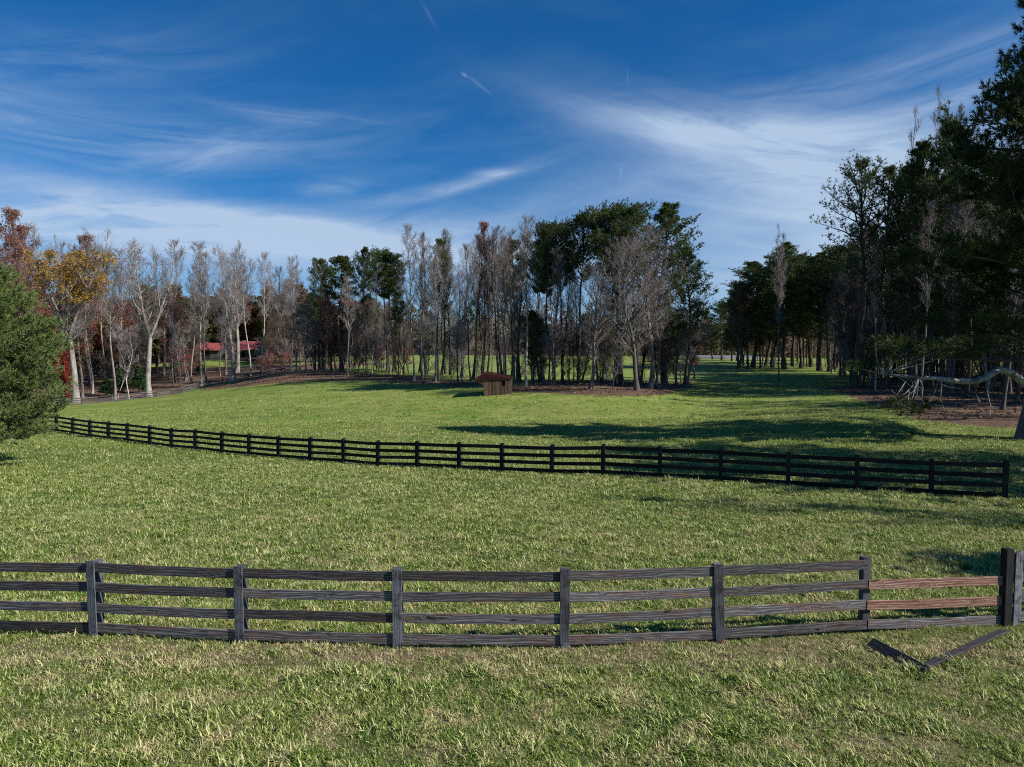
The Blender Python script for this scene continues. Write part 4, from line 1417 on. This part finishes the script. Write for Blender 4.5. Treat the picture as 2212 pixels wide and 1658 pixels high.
def big_right_pine():
    rng = np.random.default_rng(82)
    d = 42.0
    P = at(2212, 952, d); X = P.x + .18
    gz = z1(X, d)
    H = 29.0
    gt, gc = Geo(), Geo()
    tp = trunk_path(H, rng, .25, 18)
    tp[:, 0] += np.linspace(0, 1.6, 18) ** 1.1
    r0 = .46
    gt.tube(tp, trunk_rad(r0, len(tp), .08), 12)
    base_flare(gt, tp, r0 * .98, 12)
    pos, dirs = [], []

    def dress(pts, n, L2a, L2b, sub, side_up=.3):
        m_ = len(pts) - 1
        for j in range(n):
            s_ = .28 + .72 * (j + rng.uniform(0, .9)) / n
            k = min(m_ - 1, int(s_ * m_)); q = pts[k] + (pts[k + 1] - pts[k]) * (s_ * m_ - k)
            dl = unit(pts[k + 1] - pts[k]); sd_ = perp(dl, rng)
            d2 = unit(dl * .6 + sd_ * .8 + np.array([0, 0, side_up]))
            L2 = rng.uniform(L2a, L2b) * (1.25 - .6 * s_)
            p2, d2e = curve(q, d2, L2, 3, .5, rng, .14)
            gc.tube(p2, [.030, .022, .015, .010], 4, 0)
            for m2 in range(sub):
                u = rng.uniform(.3, 1.0) * 3; kk = min(2, int(u)); q3 = p2[kk] + (p2[kk + 1] - p2[kk]) * (u - kk)
                d3 = unit(perp(d2e, rng) * .8 + d2e * .5 + np.array([0, 0, .5])); L3 = rng.uniform(.25, .7)
                e3 = q3 + d3 * L3
                gc.tube(np.array([q3, (q3 + e3) / 2, e3]), [.012, .010, .008], 3, 0)
                pos.append(e3); dirs.append(d3)
                if rng.random() < .5:
                    pos.append(q3 + d3 * L3 * .5 + rng.normal(0, .1, 3)); dirs.append(d3)
            pos.append(p2[3]); dirs.append(d2e)
    tab_h = [3.8, 6, 9, 13, 16, 17.6, 18.6, 20, 24, 28.5]
    tab_r = [6.0, 7.6, 7.6, 7.4, 8.6, 8.0, 4.8, 4.2, 3.4, .7]
    az = .4
    nl = 112
    for i in range(nl):
        z = 4.6 + (H - 5.0) * ((i + rng.uniform(0, .9)) / nl) ** .95
        L1 = float(np.interp(z, tab_h, tab_r)) * rng.uniform(.62, 1.0)
        az += 2.4 + rng.uniform(-.45, .45)
        e = rng.uniform(-.12, .35) + .35 * (z / H)
        if math.cos(az) < -.75:
            L1 *= 1.08
        p0 = np.array([np.interp(z, tp[:, 2], tp[:, k]) for k in range(3)])
        dd = np.array([math.cos(az) * math.cos(e), math.sin(az) * math.cos(e), math.sin(e)])
        pts, _ = curve(p0, dd, L1, 7, .28, rng, .11)
        gt.tube(pts, np.linspace(.016 * L1 + .03, .018, 8), 5)
        dress(pts, int(7 + L1 * 2.3), .6, 1.6, 6)
    # the bare crooked limb: rises, dips, then runs out left
    wp = [(2212, 832), (2185, 806), (2160, 797), (2135, 812), (2108, 824), (2070, 824), (2030, 818), (1985, 815), (1940, 812), (1905, 808)]
    pp = []
    for k, (x, y) in enumerate(wp):
        q = at(x, y, d - .15 * k - .1); pp.append((q.x - X, q.y - d, q.z - gz))
    pp[0] = (.35, 0, pp[0][2] - .35)
    pp = np.array(pp)
    limb = Geo()
    limb.tube(pp, [.24, .22, .205, .195, .185, .165, .14, .11, .085, .06], 8)
    # drooping bare side twigs
    for k0, tgt in ((3, (2140, 900)), (4, (2118, 868)), (6, (1995, 880)), (6, (2040, 886)), (7, (1950, 892)), (7, (1975, 845)), (8, (1925, 870))):
        q = at(tgt[0], tgt[1], d - 1.2 - rng.uniform(0, 1.2)); b = np.array([q.x - X, q.y - d, q.z - gz]); a = pp[k0]
        mid = (a + b) / 2 + rng.normal(0, .22, 3) + np.array([.15, 0, .1])
        pts = np.array([a, a + (mid - a) * .5 + rng.normal(0, .06, 3), mid, (mid + b) / 2 + rng.normal(0, .1, 3), b])
        limb.tube(pts, [.05, .042, .034, .022, .010], 4)
        for j in range(9):
            u = rng.uniform(1.0, 4.0); k = min(3, int(u)); c = pts[k] + (pts[k + 1] - pts[k]) * (u - k)
            t_, _ = curve(c, unit(rng.normal(0, 1, 3) + np.array([-.4, 0, -.1])), rng.uniform(.4, 1.1), 3, .3, rng, .3)
            limb.tube(t_, [.014, .010, .007, .004], 3)
    # foliage masses at the end of the limb and hanging below it
    for (x, y, n) in ((1905, 770, 5), (1870, 790, 5), (1930, 745, 5), (1960, 770, 4), (1990, 745, 4), (1890, 735, 3), (1840, 800, 2), (1925, 870, 3), (1960, 885, 4), (1990, 875, 3), (1950, 860, 2), (2020, 760, 4), (2060, 740, 5), (2100, 750, 4)):
        q = at(x, y, d - 1.3 + rng.uniform(-1.5, 1.0)); c = np.array([q.x - X, q.y - d, q.z - gz])
        k = 9 if y < 820 else 7
        a = pp[min(9, k)]
        pts = np.array([a, (a + c) / 2 + rng.normal(0, .15, 3), c])
        limb.tube(pts, [.035, .025, .015], 4)
        for j in range(n * 7):
            s_ = unit(rng.normal(0, 1, 3)); e3 = c + s_ * np.array([.9, .9, .5]) * rng.uniform(.3, 1.0)
            pos.append(e3); dirs.append(unit(s_ * .5 + np.array([0, 0, .5])))
            gc.tube(np.array([c, (c + e3) / 2, e3]), [.012, .009, .006], 3, 0)
    pos = np.array(pos); dirs = np.array(dirs)
    needle_bursts(gc, pos, dirs, 15, .36, .042, 1, rng, 1.15)
    print('right pine tris', len(pos) * 20)
    e = empty('loblolly_pine', (X, d, gz))
    tag(e, 'huge dark pine at the right edge with a crooked bare low limb reaching left', 'tree')
    link('trunk', gt.mesh('loblolly_trunk', [M['grey']]), e)
    link('crown', gc.mesh('loblolly_crown', [M['dtwig'], M['needle2']]), e)
    link('bare_limb', limb.mesh('crooked_limb', [M['limb']]), e)


M['limb'] = mat_bark('pale_limb_bark', (.16, .15, .14), (.40, .385, .36), 5.0, (.10, .09, .08))
big_left_pine()
big_right_pine()

# trees standing just outside the frame on the right; only their shade is seen
place_tree('pinefull', 'pine_tree', 28.5, 21.5, 19.0, 'pine outside the right edge shading the black fence', width=11)
place_tree('pinefull', 'pine_tree', 36, 27.0, 24.0, 'tall pine outside the right edge behind the shading one', width=11)
place_tree('brown', 'oak_tree', 21.5, 9.0, 9.6, 'low oak outside the right edge shading the broken bay', width=7)
place_tree('slim2', 'bare_tree', 26.0, 14.0, 17, 'thin bare tree outside the right edge beside the oak', width=7)

for k in range(60):
    X_ = prng.uniform(40, 105); Y_ = prng.uniform(40, 112)
    if X_ < Y_ * .80 + 4:
        X_ = Y_ * .80 + prng.uniform(5, 30)
    place_tree(prng.choice(['pinefull', 'pine2', 'oak2', 'rust']), 'woodland_tree', X_, Y_, prng.uniform(19, 27), 'tree of the right wood standing outside the right edge', group='right wood outside the frame')

# ------------------------------------------------------------------ left wood
LEFTT = [
    ('gold', 'yellow_crowned_tree', 164, 869, 474, 'big pale trunked tree with a golden yellow crown at far left', dict(w=215, d=126)),
    ('slim2', 'bare_tree', 178, 850, 520, 'grey bare tree right behind the golden crowned tree, leaning a little right', dict(d=134, lean=.05)),
    ('slim1', 'bare_tree', 200, 838, 540, 'thin pale tree second to the right of the golden crowned tree', dict(d=140)),
    ('slim1', 'bare_tree', 249, 861, 528, 'slim pale tree forking high, left one of the pair behind the fence', dict(d=130, w=70)),
    ('snag', 'bare_tree', 279, 862, 700, 'short white leafless birch-like stem just behind the far fence', dict(d=130)),
    ('snag', 'bare_tree', 254, 862, 740, 'thinnest short grey stem beside the slim pale forking tree', dict(d=131)),
    ('slim3', 'bare_tree', 292, 822, 600, 'thin tree right behind the short white stem on the brown slope', dict(d=158)),
    ('syc1', 'sycamore', 321, 858, 497, 'largest pale sycamore with a wide open crown and leaning white trunk', dict(w=125, d=132, lean=.035)),
    ('syc2', 'sycamore', 352, 800, 523, 'second pale sycamore, leaning right behind the largest one', dict(w=90, d=168, lean=.07)),
    ('slim3', 'bare_tree', 374, 833, 610, 'small grey tree on the brown slope right of the largest sycamore', dict(d=146)),
    ('sap', 'sapling', 391, 830, 690, 'small bare sapling on the brown slope', dict(d=147)),
    ('slim1', 'bare_tree', 414, 830, 560, 'thin straight grey tree on the brown slope left of the straight white trunk', dict(d=149)),
    ('slim1', 'bare_tree', 435, 829, 516, 'tall straight white trunk halfway between the two big sycamores', dict(w=72, d=141)),
    ('slim2', 'bare_tree', 446, 824, 525, 'grey trunk close right of the tall straight white one', dict(w=70, d=150)),
    ('snag', 'stump_tree', 487, 822, 752, 'short thick pale broken trunk left of the twin trunked sycamore', dict(d=147, w=12)),
    ('slim3', 'bare_tree', 476, 818, 600, 'thin brown trunk behind the low red roofed barn corner', dict(d=160)),
    ('syc2', 'sycamore', 503, 829, 515, 'twin trunked white sycamore standing at the fence below the red roofs', dict(w=105, d=139)),
    ('syc1', 'sycamore', 512, 800, 530, 'slimmer sycamore just behind the twin trunked one', dict(w=90, d=165)),
    ('slim1', 'bare_tree', 541, 816, 560, 'thin pale tree first right of the twin trunked sycamore', dict(d=152)),
    ('slim1', 'bare_tree', 566, 806, 536, 'narrow crowned bare tree second right of the twin trunked sycamore', dict(w=50, d=156)),
    ('redsap', 'red_leaved_sapling', 572, 808, 766, 'low tree with flat sprays of red leaves below the right barn', dict(d=150, w=70)),
    ('redsap', 'red_leaved_sapling', 400, 826, 735, 'low rusty leaved tree on the slope left of the low barn', dict(d=152, w=70)),
    ('redsap', 'red_leaved_sapling', 600, 800, 752, 'low spray of red leaves left of the bare white tree at the fence corner', dict(d=150, w=60)),
    ('slim2', 'dark_tree', 610, 790, 560, 'dark stemmed tree with orange leaves at the end of the grass strip', dict(d=175)),
    ('slim1', 'bare_tree', 640, 803, 549, 'pale bare tree at the fence corner, first tree of the grove', dict(w=50, d=135)),
    ('cedar', 'cedar', 232, 866, 818, 'rounded dark green bush behind the fence right of the golden crowned tree', dict(w=58, d=134)),
    ('cedar', 'cedar', 262, 855, 795, 'dark green bush between the slim pale pair of stems', dict(w=44, d=141)),
    ('cedar', 'cedar', 300, 855, 790, 'dark green cedar left of the largest sycamore foot', dict(w=44, d=139)),
    ('holly', 'evergreen_shrub', 425, 800, 765, 'dark evergreen shrub under the low barn', dict(w=44, d=168)),
    ('redbush', 'red_shrub', 150, 862, 790, 'red leaved shrub at the foot of the golden crowned tree', dict(w=34, d=129)),
    ('redbush', 'red_shrub', 138, 866, 760, 'dark red shrub against the left pine', dict(w=34, d=131)),
]
for pr, nm, x, y, top, lb, kw in LEFTT:
    tree_px(pr, nm, x, y, top, lb, **kw)
for k, (x, top, w, d, pr) in enumerate(((-60, 430, 120, 132, 'redtop'), (25, 438, 75, 138, 'redtop'), (70, 478, 70, 145, 'redtop'), (110, 500, 70, 150, 'slim2'), (150, 505, 70, 158, 'slim2'), (200, 497, 80, 150, 'redtop'), (228, 520, 60, 156, 'slim1'), (265, 530, 60, 160, 'slim1'), (0, 520, 90, 165, 'rust'), (90, 560, 80, 170, 'rust'), (140, 600, 80, 160, 'rust'), (40, 490, 70, 160, 'slim1'), (-20, 500, 90, 150, 'redtop'), (60, 540, 90, 158, 'rust'), (120, 530, 80, 166, 'slim2'), (175, 560, 80, 170, 'redtop'), (215, 590, 80, 176, 'rust'), (20, 600, 90, 172, 'rust'), (95, 640, 90, 150, 'rust'), (240, 560, 60, 172, 'slim2'), (150, 680, 80, 148, 'rust'), (300, 560, 60, 175, 'slim1'), (60, 670, 80, 146, 'redtop'))):
    tree_px(pr, 'rusty_tree' if pr != 'slim1' else 'bare_tree', x, 850, top, KIND[pr] + ' in the row above the left pine', d=d, w=w, group='reddish trees behind the left pine')
rn = random.Random(77)
for k in range(74):
    x = rn.uniform(-120, 660); d = rn.uniform(150, 222)
    pr = rn.choice(['rust', 'brown', 'slim3', 'slim4', 'olive', 'slim2', 'oak2', 'rust'])
    top = rn.uniform(600, 690) if pr in ('rust', 'brown', 'olive') else rn.uniform(560, 640)
    if 380 < x < 600 and pr in ('rust', 'brown', 'olive') and d < 212:
        d = rn.uniform(216, 240)
    if (425 < x < 482 or 508 < x < 570) and d < 215:
        continue
    tree_px(pr, 'woodland_tree', x, 800, top, zoned(pr, x, ZL), d=d, group='trees in the left wood')
for k in range(80):
    x = rn.uniform(-150, 800); d = rn.uniform(226, 275)
    pr = rn.choice(['pinefull', 'olive', 'brown', 'pinefull', 'pine2', 'rust', 'olive'])
    tree_px(pr, 'backdrop_tree', x, 775, rn.uniform(632, 680), KIND[pr] + (' in the far row left of the red roofs' if x < 430 else ' in the far row behind the red roofs' if x < 570 else ' in the far row right of the red roofs'), d=d, group='far row behind the barns', w=rn.uniform(85, 130))
for k in range(40):
    x = rn.uniform(40, 700); d = rn.uniform(172, 226)
    if 395 < x < 605 and d < 222:
        d = rn.uniform(226, 240)
    pr = rn.choice(['rust', 'olive', 'brown', 'rust', 'olive', 'pinefull'])
    tree_px(pr, 'woodland_tree', x, 800, rn.uniform(630, 710), 'broad ' + zoned(pr, x, ZL), d=d, w=rn.uniform(55, 85), group='broad leafy trees in the left wood')
tree_px('gold', 'yellow_leaved_tree', 232, 800, 655, 'small bright yellow tree between the golden crown and the largest sycamore', d=170, w=60)
tree_px('rust', 'rusty_tree', 265, 810, 650, 'round rust brown tree between the small yellow tree and the largest sycamore', d=165, w=75)

# ------------------------------------------------------------------ centre grove
CEN = [
    ('slim2', 'bare_tree', 661, 807, 545, 'grey bare tree, second of the grove from the left fence corner', dict(d=128, w=62)),
    ('redtop', 'rusty_tree', 700, 806, 620, 'red brown leaved tree in the left end of the grove', dict(d=130, w=60)),
    ('rust', 'rusty_tree', 716, 800, 680, 'low dark red tree in the left end of the grove', dict(d=135, w=60)),
    ('slim1', 'bare_tree', 752, 809, 590, 'pale leaning trunk at the left front of the grove', dict(d=117, lean=-.05)),
    ('pine1', 'pine_tree', 690, 800, 555, 'leftmost pine of the grove, green crowned', dict(d=138, w=52)),
    ('pine3', 'pine_tree', 737, 804, 551, 'second pine from the left in the grove', dict(d=129, w=54)),
    ('pine1', 'pine_tree', 792, 807, 531, 'third pine from the left in the grove, rounded light green top', dict(d=124, w=42)),
    ('pine2', 'pine_tree', 837, 797, 531, 'fourth pine from the left with a broad dark top', dict(d=132, w=66)),
    ('slim1', 'bare_tree', 804, 808, 640, 'slim light trunk right beside the third pine', dict(d=123)),
    ('pine3', 'pine_tree', 852, 800, 545, 'fifth pine from the left in the grove', dict(d=128, w=56)),
    ('slim1', 'bare_tree', 894, 820, 476, 'tall bare tree overtopping the pines left of the shed', dict(d=105, w=62)),
    ('slim3', 'bare_tree', 912, 824, 500, 'grey bare trunk right of the tall bare tree that overtops the pines', dict(d=103, w=60)),
    ('pinethin', 'pine_tree', 948, 822, 503, 'thin pine with a dark tip halfway between grove end and shed', dict(d=104, w=56)),
    ('slim1', 'bare_tree', 941, 826, 520, 'pale thin trunk beside the thin pine left of the shed', dict(d=100)),
    ('oak2', 'brown_tree', 998, 826, 514, 'brown topped tree just left of the shed', dict(d=97, w=62)),
    ('slim3', 'bare_tree', 989, 830, 560, 'grey trunk at the front edge first left of the shed', dict(d=94)),
    ('redtop', 'red_topped_tree', 1040, 812, 470, 'bare tree with a pinkish red tip above the shed', dict(d=104, w=50)),
    ('slim4', 'dark_tree', 1022, 815, 500, 'dark straight trunk behind the left corner of the shed', dict(d=103)),
    ('slim2', 'bare_tree', 1062, 805, 500, 'thick dark bare trunk rising right behind the shed', dict(d=105, w=60)),
    ('slim4', 'dark_tree', 1085, 812, 480, 'dark trunk behind the right corner of the shed', dict(d=100)),
    ('slim1', 'pale_crowned_tree', 1136, 835, 451, 'tallest pale bare crown right of the shed', dict(d=84, w=80)),
    ('slim2', 'bare_tree', 1112, 828, 480, 'forked bare tree between the shed and the tallest pale crown', dict(d=89, w=70)),
    ('pine2', 'pine_tree', 1174, 828, 473, 'dark pine first right of the tallest pale crown', dict(d=86, w=62)),
    ('pine2', 'pine_tree', 1214, 826, 470, 'dark pine second right of the tallest pale crown', dict(d=88, w=62)),
    ('slim3', 'bare_tree', 1196, 830, 520, 'grey trunk at the front edge between the two dark pines', dict(d=83)),
    ('pine2', 'pine_tree', 1250, 826, 449, 'high pine left of the tallest pine of the grove', dict(d=85, w=78)),
    ('oak1', 'spreading_bare_tree', 1275, 838, 560, 'leafless tree with whitish limbs spreading left, front edge of the grove', dict(d=77, w=120)),
    ('pine2', 'pine_tree', 1330, 828, 434, 'dark pine behind and right of the tallest pine', dict(d=86, w=80)),
    ('pine2', 'pine_tree', 1342, 830, 426, 'tallest pine of the grove with a rounded dark top', dict(w=115, d=82)),
    ('sap', 'sapling', 1323, 842, 720, 'small forked leafless tree at the front edge', dict(d=75, w=50)),
    ('oak1', 'spreading_bare_tree', 1376, 843, 500, 'large leafless tree with long pale limbs before the tallest pine', dict(d=75, w=150)),
    ('oak1', 'spreading_bare_tree', 1404, 834, 470, 'big reddish grey leafless tree before the rightmost tall pine', dict(d=79, w=150)),
    ('pinefull', 'pine_tree', 1436, 826, 434, 'rightmost tall pine of the grove with a broad rounded top', dict(d=85, w=120)),
    ('pinefull', 'pine_tree', 1480, 822, 530, 'lower pine forming the right flank of the grove', dict(d=88, w=80)),
    ('oak2', 'brown_tree', 1460, 827, 640, 'small brown tree near the right end of the grove', dict(d=86, w=90)),
    ('oak2', 'spreading_bare_tree', 1484, 832, 690, 'last small dark tree at the right end, limbs spreading over the grass', dict(d=84, w=120)),
    ('slim2', 'bare_tree', 1417, 832, 560, 'thin trunk right beside the big reddish grey tree', dict(d=81)),
]
for pr, nm, x, y, top, lb, kw in CEN:
    tree_px(pr, nm, x, y, top, lb, **kw)
for k, (x, top, d) in enumerate(((680, 690, 140), (725, 670, 142), (765, 700, 138), (820, 720, 134), (1430, 690, 100), (1500, 700, 104), (880, 740, 128))):
    tree_px('rust', 'rusty_tree', x, 805, top, 'small dusky red leaved tree ' + ('behind the left end of the grove' if x < 900 else 'behind the right end of the grove'), d=d, w=48, group='small red leaved trees behind the grove')
for k in range(52):
    x = rn.uniform(670, 1500); f0 = float(np.interp(x, [660, 800, 912, 1000, 1136, 1376, 1484], [132, 125, 106, 96, 85, 77, 88]))
    pr = rn.choice(['tangle', 'tangle2', 'tangle'])
    tree_px(pr, 'understory_tree', x, 820, rn.uniform(640, 730), zoned(pr, x, ZG), d=f0 + rn.uniform(1, 16), group='low tangled trees inside the grove')
for k in range(46):
    x = rn.uniform(1800, 2300); f0 = float(np.interp(x, [1780, 1846, 1991, 2167, 2330], [110, 88, 76, 62, 55]))
    pr = rn.choice(['tangle', 'tangle2', 'tangle'])
    tree_px(pr, 'understory_tree', x, 820, rn.uniform(560, 700), zoned(pr, x, ZR), d=f0 + rn.uniform(3, 34), group='low tangled trees inside the right wood')
for k in range(26):
    x = rn.uniform(150, 660)
    if 425 < x < 482 or 508 < x < 570:
        continue
    pr = rn.choice(['tangle', 'tangle2'])
    tree_px(pr, 'understory_tree', x, 820, rn.uniform(660, 740), zoned(pr, x, ZL), d=rn.uniform(150, 190), group='low tangled trees on the left slope')
place = 0
while place < 84:
    x = rn.uniform(660, 1450)
    f0 = float(np.interp(x, [660, 800, 912, 1000, 1136, 1376, 1484], [132, 125, 106, 96, 85, 77, 88]))
    d = f0 + rn.uniform(2, 24) * (1.0 if x < 1300 else .7)
    if 1030 < x < 1110 and d < 90:
        continue
    pr = rn.choice(['slim1', 'slim2', 'slim4', 'slim4', 'slim3', 'slim4', 'sap', 'slim4', 'pine3'])
    tall = {'sap': (700, 740), 'snag': (640, 720)}.get(pr, (560, 680) if x < 900 else (480, 640))
    tree_px(pr, 'grove_tree' if pr != 'sap' else 'sapling', x, 820, rn.uniform(*tall), zoned(pr, x, ZG), d=d, group='thin trunks inside the grove')
    place += 1
for x, d, w in ((1150, 86, 50), (1185, 88, 45)):
    tree_px('pinefull', 'young_pine', x, 830, 668 if x < 1160 else 700, 'low dark young pine under the %s crown right of the shed' % ('tallest pale' if x < 1160 else 'first dark pine'), d=d, w=w)

# ------------------------------------------------------------------ right wood
RGT = [
    ('slim2', 'bare_tree', 1683, 827, 481, 'lone slim bare tree standing out in the grass right of the gap', dict(d=98, w=62)),
    ('pinethin', 'pine_tree', 1846, 838, 330, 'tall open crowned pine, leftmost of the high right row', dict(d=79, w=125)),
    ('slim2', 'bare_tree', 1856, 838, 480, 'thin grey tree close against the tall open crowned pine', dict(d=81, w=60)),
    ('sap', 'sapling', 1828, 836, 720, 'small sapling left of the tall open crowned pine', dict(d=82, w=40)),
    ('slim4', 'dark_tree', 1865, 838, 560, 'thin dark stem between the two tall pines', dict(d=80)),
    ('slim1', 'bare_tree', 1890, 844, 520, 'light grey slim trunk between the two tall pines', dict(d=75, w=50)),
    ('pinethin', 'pine_tree', 1915, 840, 338, 'second tall open crowned pine of the right row', dict(d=77, w=110)),
    ('slim2', 'pale_crowned_tree', 2000, 852, 215, 'tall light barked tree whose bare crown tops the right wood', dict(d=84, w=100)),
    ('slim2', 'pale_crowned_tree', 2035, 852, 180, 'highest bare crown beside the big right pine', dict(d=82, w=105)),
    ('pinefull', 'pine_tree', 1975, 848, 300, 'dense dark pine in front of the high bare crowns', dict(d=73, w=120)),
    ('pinefull', 'pine_tree', 2045, 850, 255, 'dense dark pine close left of the big right pine', dict(d=70, w=130)),
    ('slim1', 'bare_tree', 1991, 852, 420, 'light barked thick trunk at the front edge of the right wood', dict(d=67, w=60)),
    ('pine1', 'pine_tree', 1960, 850, 350, 'dark pine behind the tall light barked tree', dict(d=76, w=90)),
    ('slim3', 'bare_tree', 2057, 858, 430, 'grey bare tree under the big right pine, first from the left', dict(d=68)),
    ('slim4', 'dark_tree', 2087, 862, 400, 'dark trunk under the big right pine', dict(d=63)),
    ('slim2', 'bare_tree', 2135, 870, 400, 'forked grey trunk left of the thick one under the big right pine', dict(d=60)),
    ('slim2', 'bare_tree', 2165, 886, 380, 'thick grey trunk close left of the big right pine trunk', dict(d=54)),
    ('slim4', 'dark_tree', 2195, 880, 420, 'dark trunk nearly hidden behind the big right pine trunk', dict(d=58)),
    ('pinefull', 'pine_tree', 1626, 800, 562, 'dark pine leaning into the gap, leftmost of the right wood', dict(d=150, w=110)),
    ('pinefull', 'pine_tree', 1694, 802, 520, 'round topped pine second from the gap', dict(d=140, w=105)),
    ('pinefull', 'pine_tree', 1770, 806, 542, 'round topped pine third from the gap', dict(d=132, w=110)),
    ('pine2', 'pine_tree', 1730, 802, 560, 'dark pine between the two round topped ones', dict(d=145, w=80)),
    ('rust', 'rusty_tree', 1735, 806, 560, 'rust leaved tree between the round topped pines', dict(d=146, w=40)),
    ('redtop', 'rusty_tree', 1890, 830, 590, 'red brown leaved small tree inside the right wood', dict(d=92, w=50)),
    ('redsap', 'red_leaved_sapling', 1815, 836, 750, 'small red leaved sapling at the edge of the right wood', dict(d=86, w=40)),
    ('olive', 'olive_tree', 1592, 780, 690, 'yellow olive tree by the road in the gap', dict(d=205, w=60)),
    ('olive', 'olive_tree', 1540, 778, 700, 'olive green tree in the gap right of the grove', dict(d=225, w=70)),
    ('pinefull', 'pine_tree', 1560, 780, 650, 'pine in the gap just left of the road end', dict(d=215, w=60)),
]
for pr, nm, x, y, top, lb, kw in RGT:
    tree_px(pr, nm, x, y, top, lb, **kw)
k = 0
while k < 100:
    x = rn.uniform(1780, 2330)
    f0 = float(np.interp(x, [1780, 1846, 1991, 2167, 2330], [128, 88, 76, 62, 55]))
    d = f0 + rn.uniform(2, 45)
    pr = rn.choice(['slim2', 'slim3', 'slim4', 'oak2', 'rust', 'slim4', 'pine2', 'brown', 'pinefull', 'oak1', 'slim1'])
    if pr in ('rust', 'brown') and rn.random() < .6:
        pr = 'slim3'
    lo = float(np.interp(x, [1780, 1850, 1950, 2050, 2200], [560, 500, 400, 360, 300]))
    tree_px(pr, 'woodland_tree', x, 840, rn.uniform(lo, lo + 190), zoned(pr, x, ZR), d=d, group='trees inside the right wood')
    k += 1
for k, (x, top, d) in enumerate(((1600, 640, 185), (1655, 590, 160), (1668, 560, 150), (1712, 545, 158), (1752, 560, 150), (1800, 540, 138), (1825, 520, 125), (1870, 480, 112), (1580, 690, 205), (1790, 600, 128))):
    tree_px('pinefull' if k % 3 else 'pine2', 'pine_tree', x, 800, top, 'dark pine filling the gap behind the lone slim bare tree', d=d, w=85, group='pines at the gap')
for k in range(44):
    x = rn.uniform(1590, 1900); d = rn.uniform(142, 185)
    pr = rn.choice(['slim4', 'slim3', 'oak2', 'pine2', 'brown'])
    tree_px(pr, 'woodland_tree', x, 800, rn.uniform(590, 680), KIND[pr] + ' in the shade behind the round topped pines', d=d, group='trees behind the round topped pines')


# ------------------------------------------------------------------ far woods closing every view
def far_woods():
    rng = np.random.default_rng(99)
    g = Geo()
    mats = [M['dark'], M['brown'], M['olive'], M['needle'], M['rust'], M['twig']]
    for i in range(1250):
        az = rng.uniform(-1.25, 1.25); d = rng.uniform(285, 420)
        X, Y = math.sin(az) * d, math.cos(az) * d
        gz = float(zg([X], [Y])[0])
        H = rng.uniform(12, 24); W = rng.uniform(3.0, 6.5)
        if i > 720:
            d = rng.uniform(262, 330); X, Y = math.sin(az) * d, math.cos(az) * d; H = rng.uniform(5, 10); W = rng.uniform(4, 7); gz = float(zg([X], [Y])[0])
        mi = int(rng.choice([1, 1, 2, 3, 3, 4, 5, 5]))
        g.tube(np.array([(X, Y, gz - .5), (X + .2, Y, gz + H * .5), (X, Y, gz + H * .9)]), [.3, .2, .06], 4, 0)
        n = (420 if mi != 5 else 520) if i <= 720 else 170
        a = rng.uniform(0, 6.28, n); t = rng.uniform(.0, 1, n)
        rr = W * np.sqrt(rng.uniform(.05, 1, n)) * np.sin(np.clip(t, .30, .97) * math.pi) ** .55 * (1 + .25 * np.sin(a * 3 + i))
        pos = np.stack([X + np.cos(a) * rr, Y + np.sin(a) * rr, gz + H * t], 1)
        if mi == 5:
            tri_twigs(g, pos - np.array([0, 0, .8]), rng.normal(0, .35, (n, 3)) + np.array([0, 0, 1]), np.full(n, 2.2), .16, 5)
        else:
            leaf_tris(g, pos, .95, mi, rng)
    o = link('far_woods', g.mesh('far_woods', mats))
    tag(o, 'distant mixed wood, brown and dark green, closing the horizon', 'wood', kind='stuff')


far_woods()


# leaf specks scattered on the near grass
def near_leaves():
    rng = np.random.default_rng(21)
    g = Geo()
    n = 150
    y = rng.uniform(6, 17, n); x = rng.uniform(-.75, .75, n) * y
    pos = np.stack([x, y, zg(x, y) + .05], 1)
    leaf_tris(g, pos, .045, 0, rng)
    tag(link('fallen_leaves', g.mesh('fallen_leaves', [M['fallleaf']])), 'few small red brown leaves dropped on the near grass', 'leaves', kind='stuff')


def leaf_litter():
    rng = np.random.default_rng(31)
    g = Geo()
    n = 90000
    y = np.sqrt(rng.uniform(50 ** 2, 150 ** 2, n)); x = rng.uniform(-.80, .78, n) * y
    keep = litter_at(x, y) > rng.uniform(.25, .9, n)
    x, y = x[keep], y[keep]
    pos = np.stack([x, y, zg(x, y) + .04], 1)
    leaf_tris(g, pos, .17, 0, rng)
    m_ = rng.choice(len(x), 2600, replace=False)
    b = pos[m_]; dd = rng.normal(0, 1, (2600, 3)) * np.array([1, 1, .12])
    tri_twigs(g, b, dd, rng.uniform(.5, 2.2, 2600), .05, 1)
    print('litter leaves', len(x))
    tag(link('leaf_litter', g.mesh('leaf_litter', [M['litterleaf'], M['grey']])), 'brown fallen leaves and sticks under the trees', 'leaves', kind='stuff')


M['litterleaf'] = mat_leaf('litter_leaf', (.075, .040, .026), (.29, .165, .105), .1, 2.0)
leaf_litter()
M['fallleaf'] = mat_leaf('fallen_leaf', (.30, .06, .03), (.42, .20, .10), .1, 3.0)
near_leaves()
build_grass()
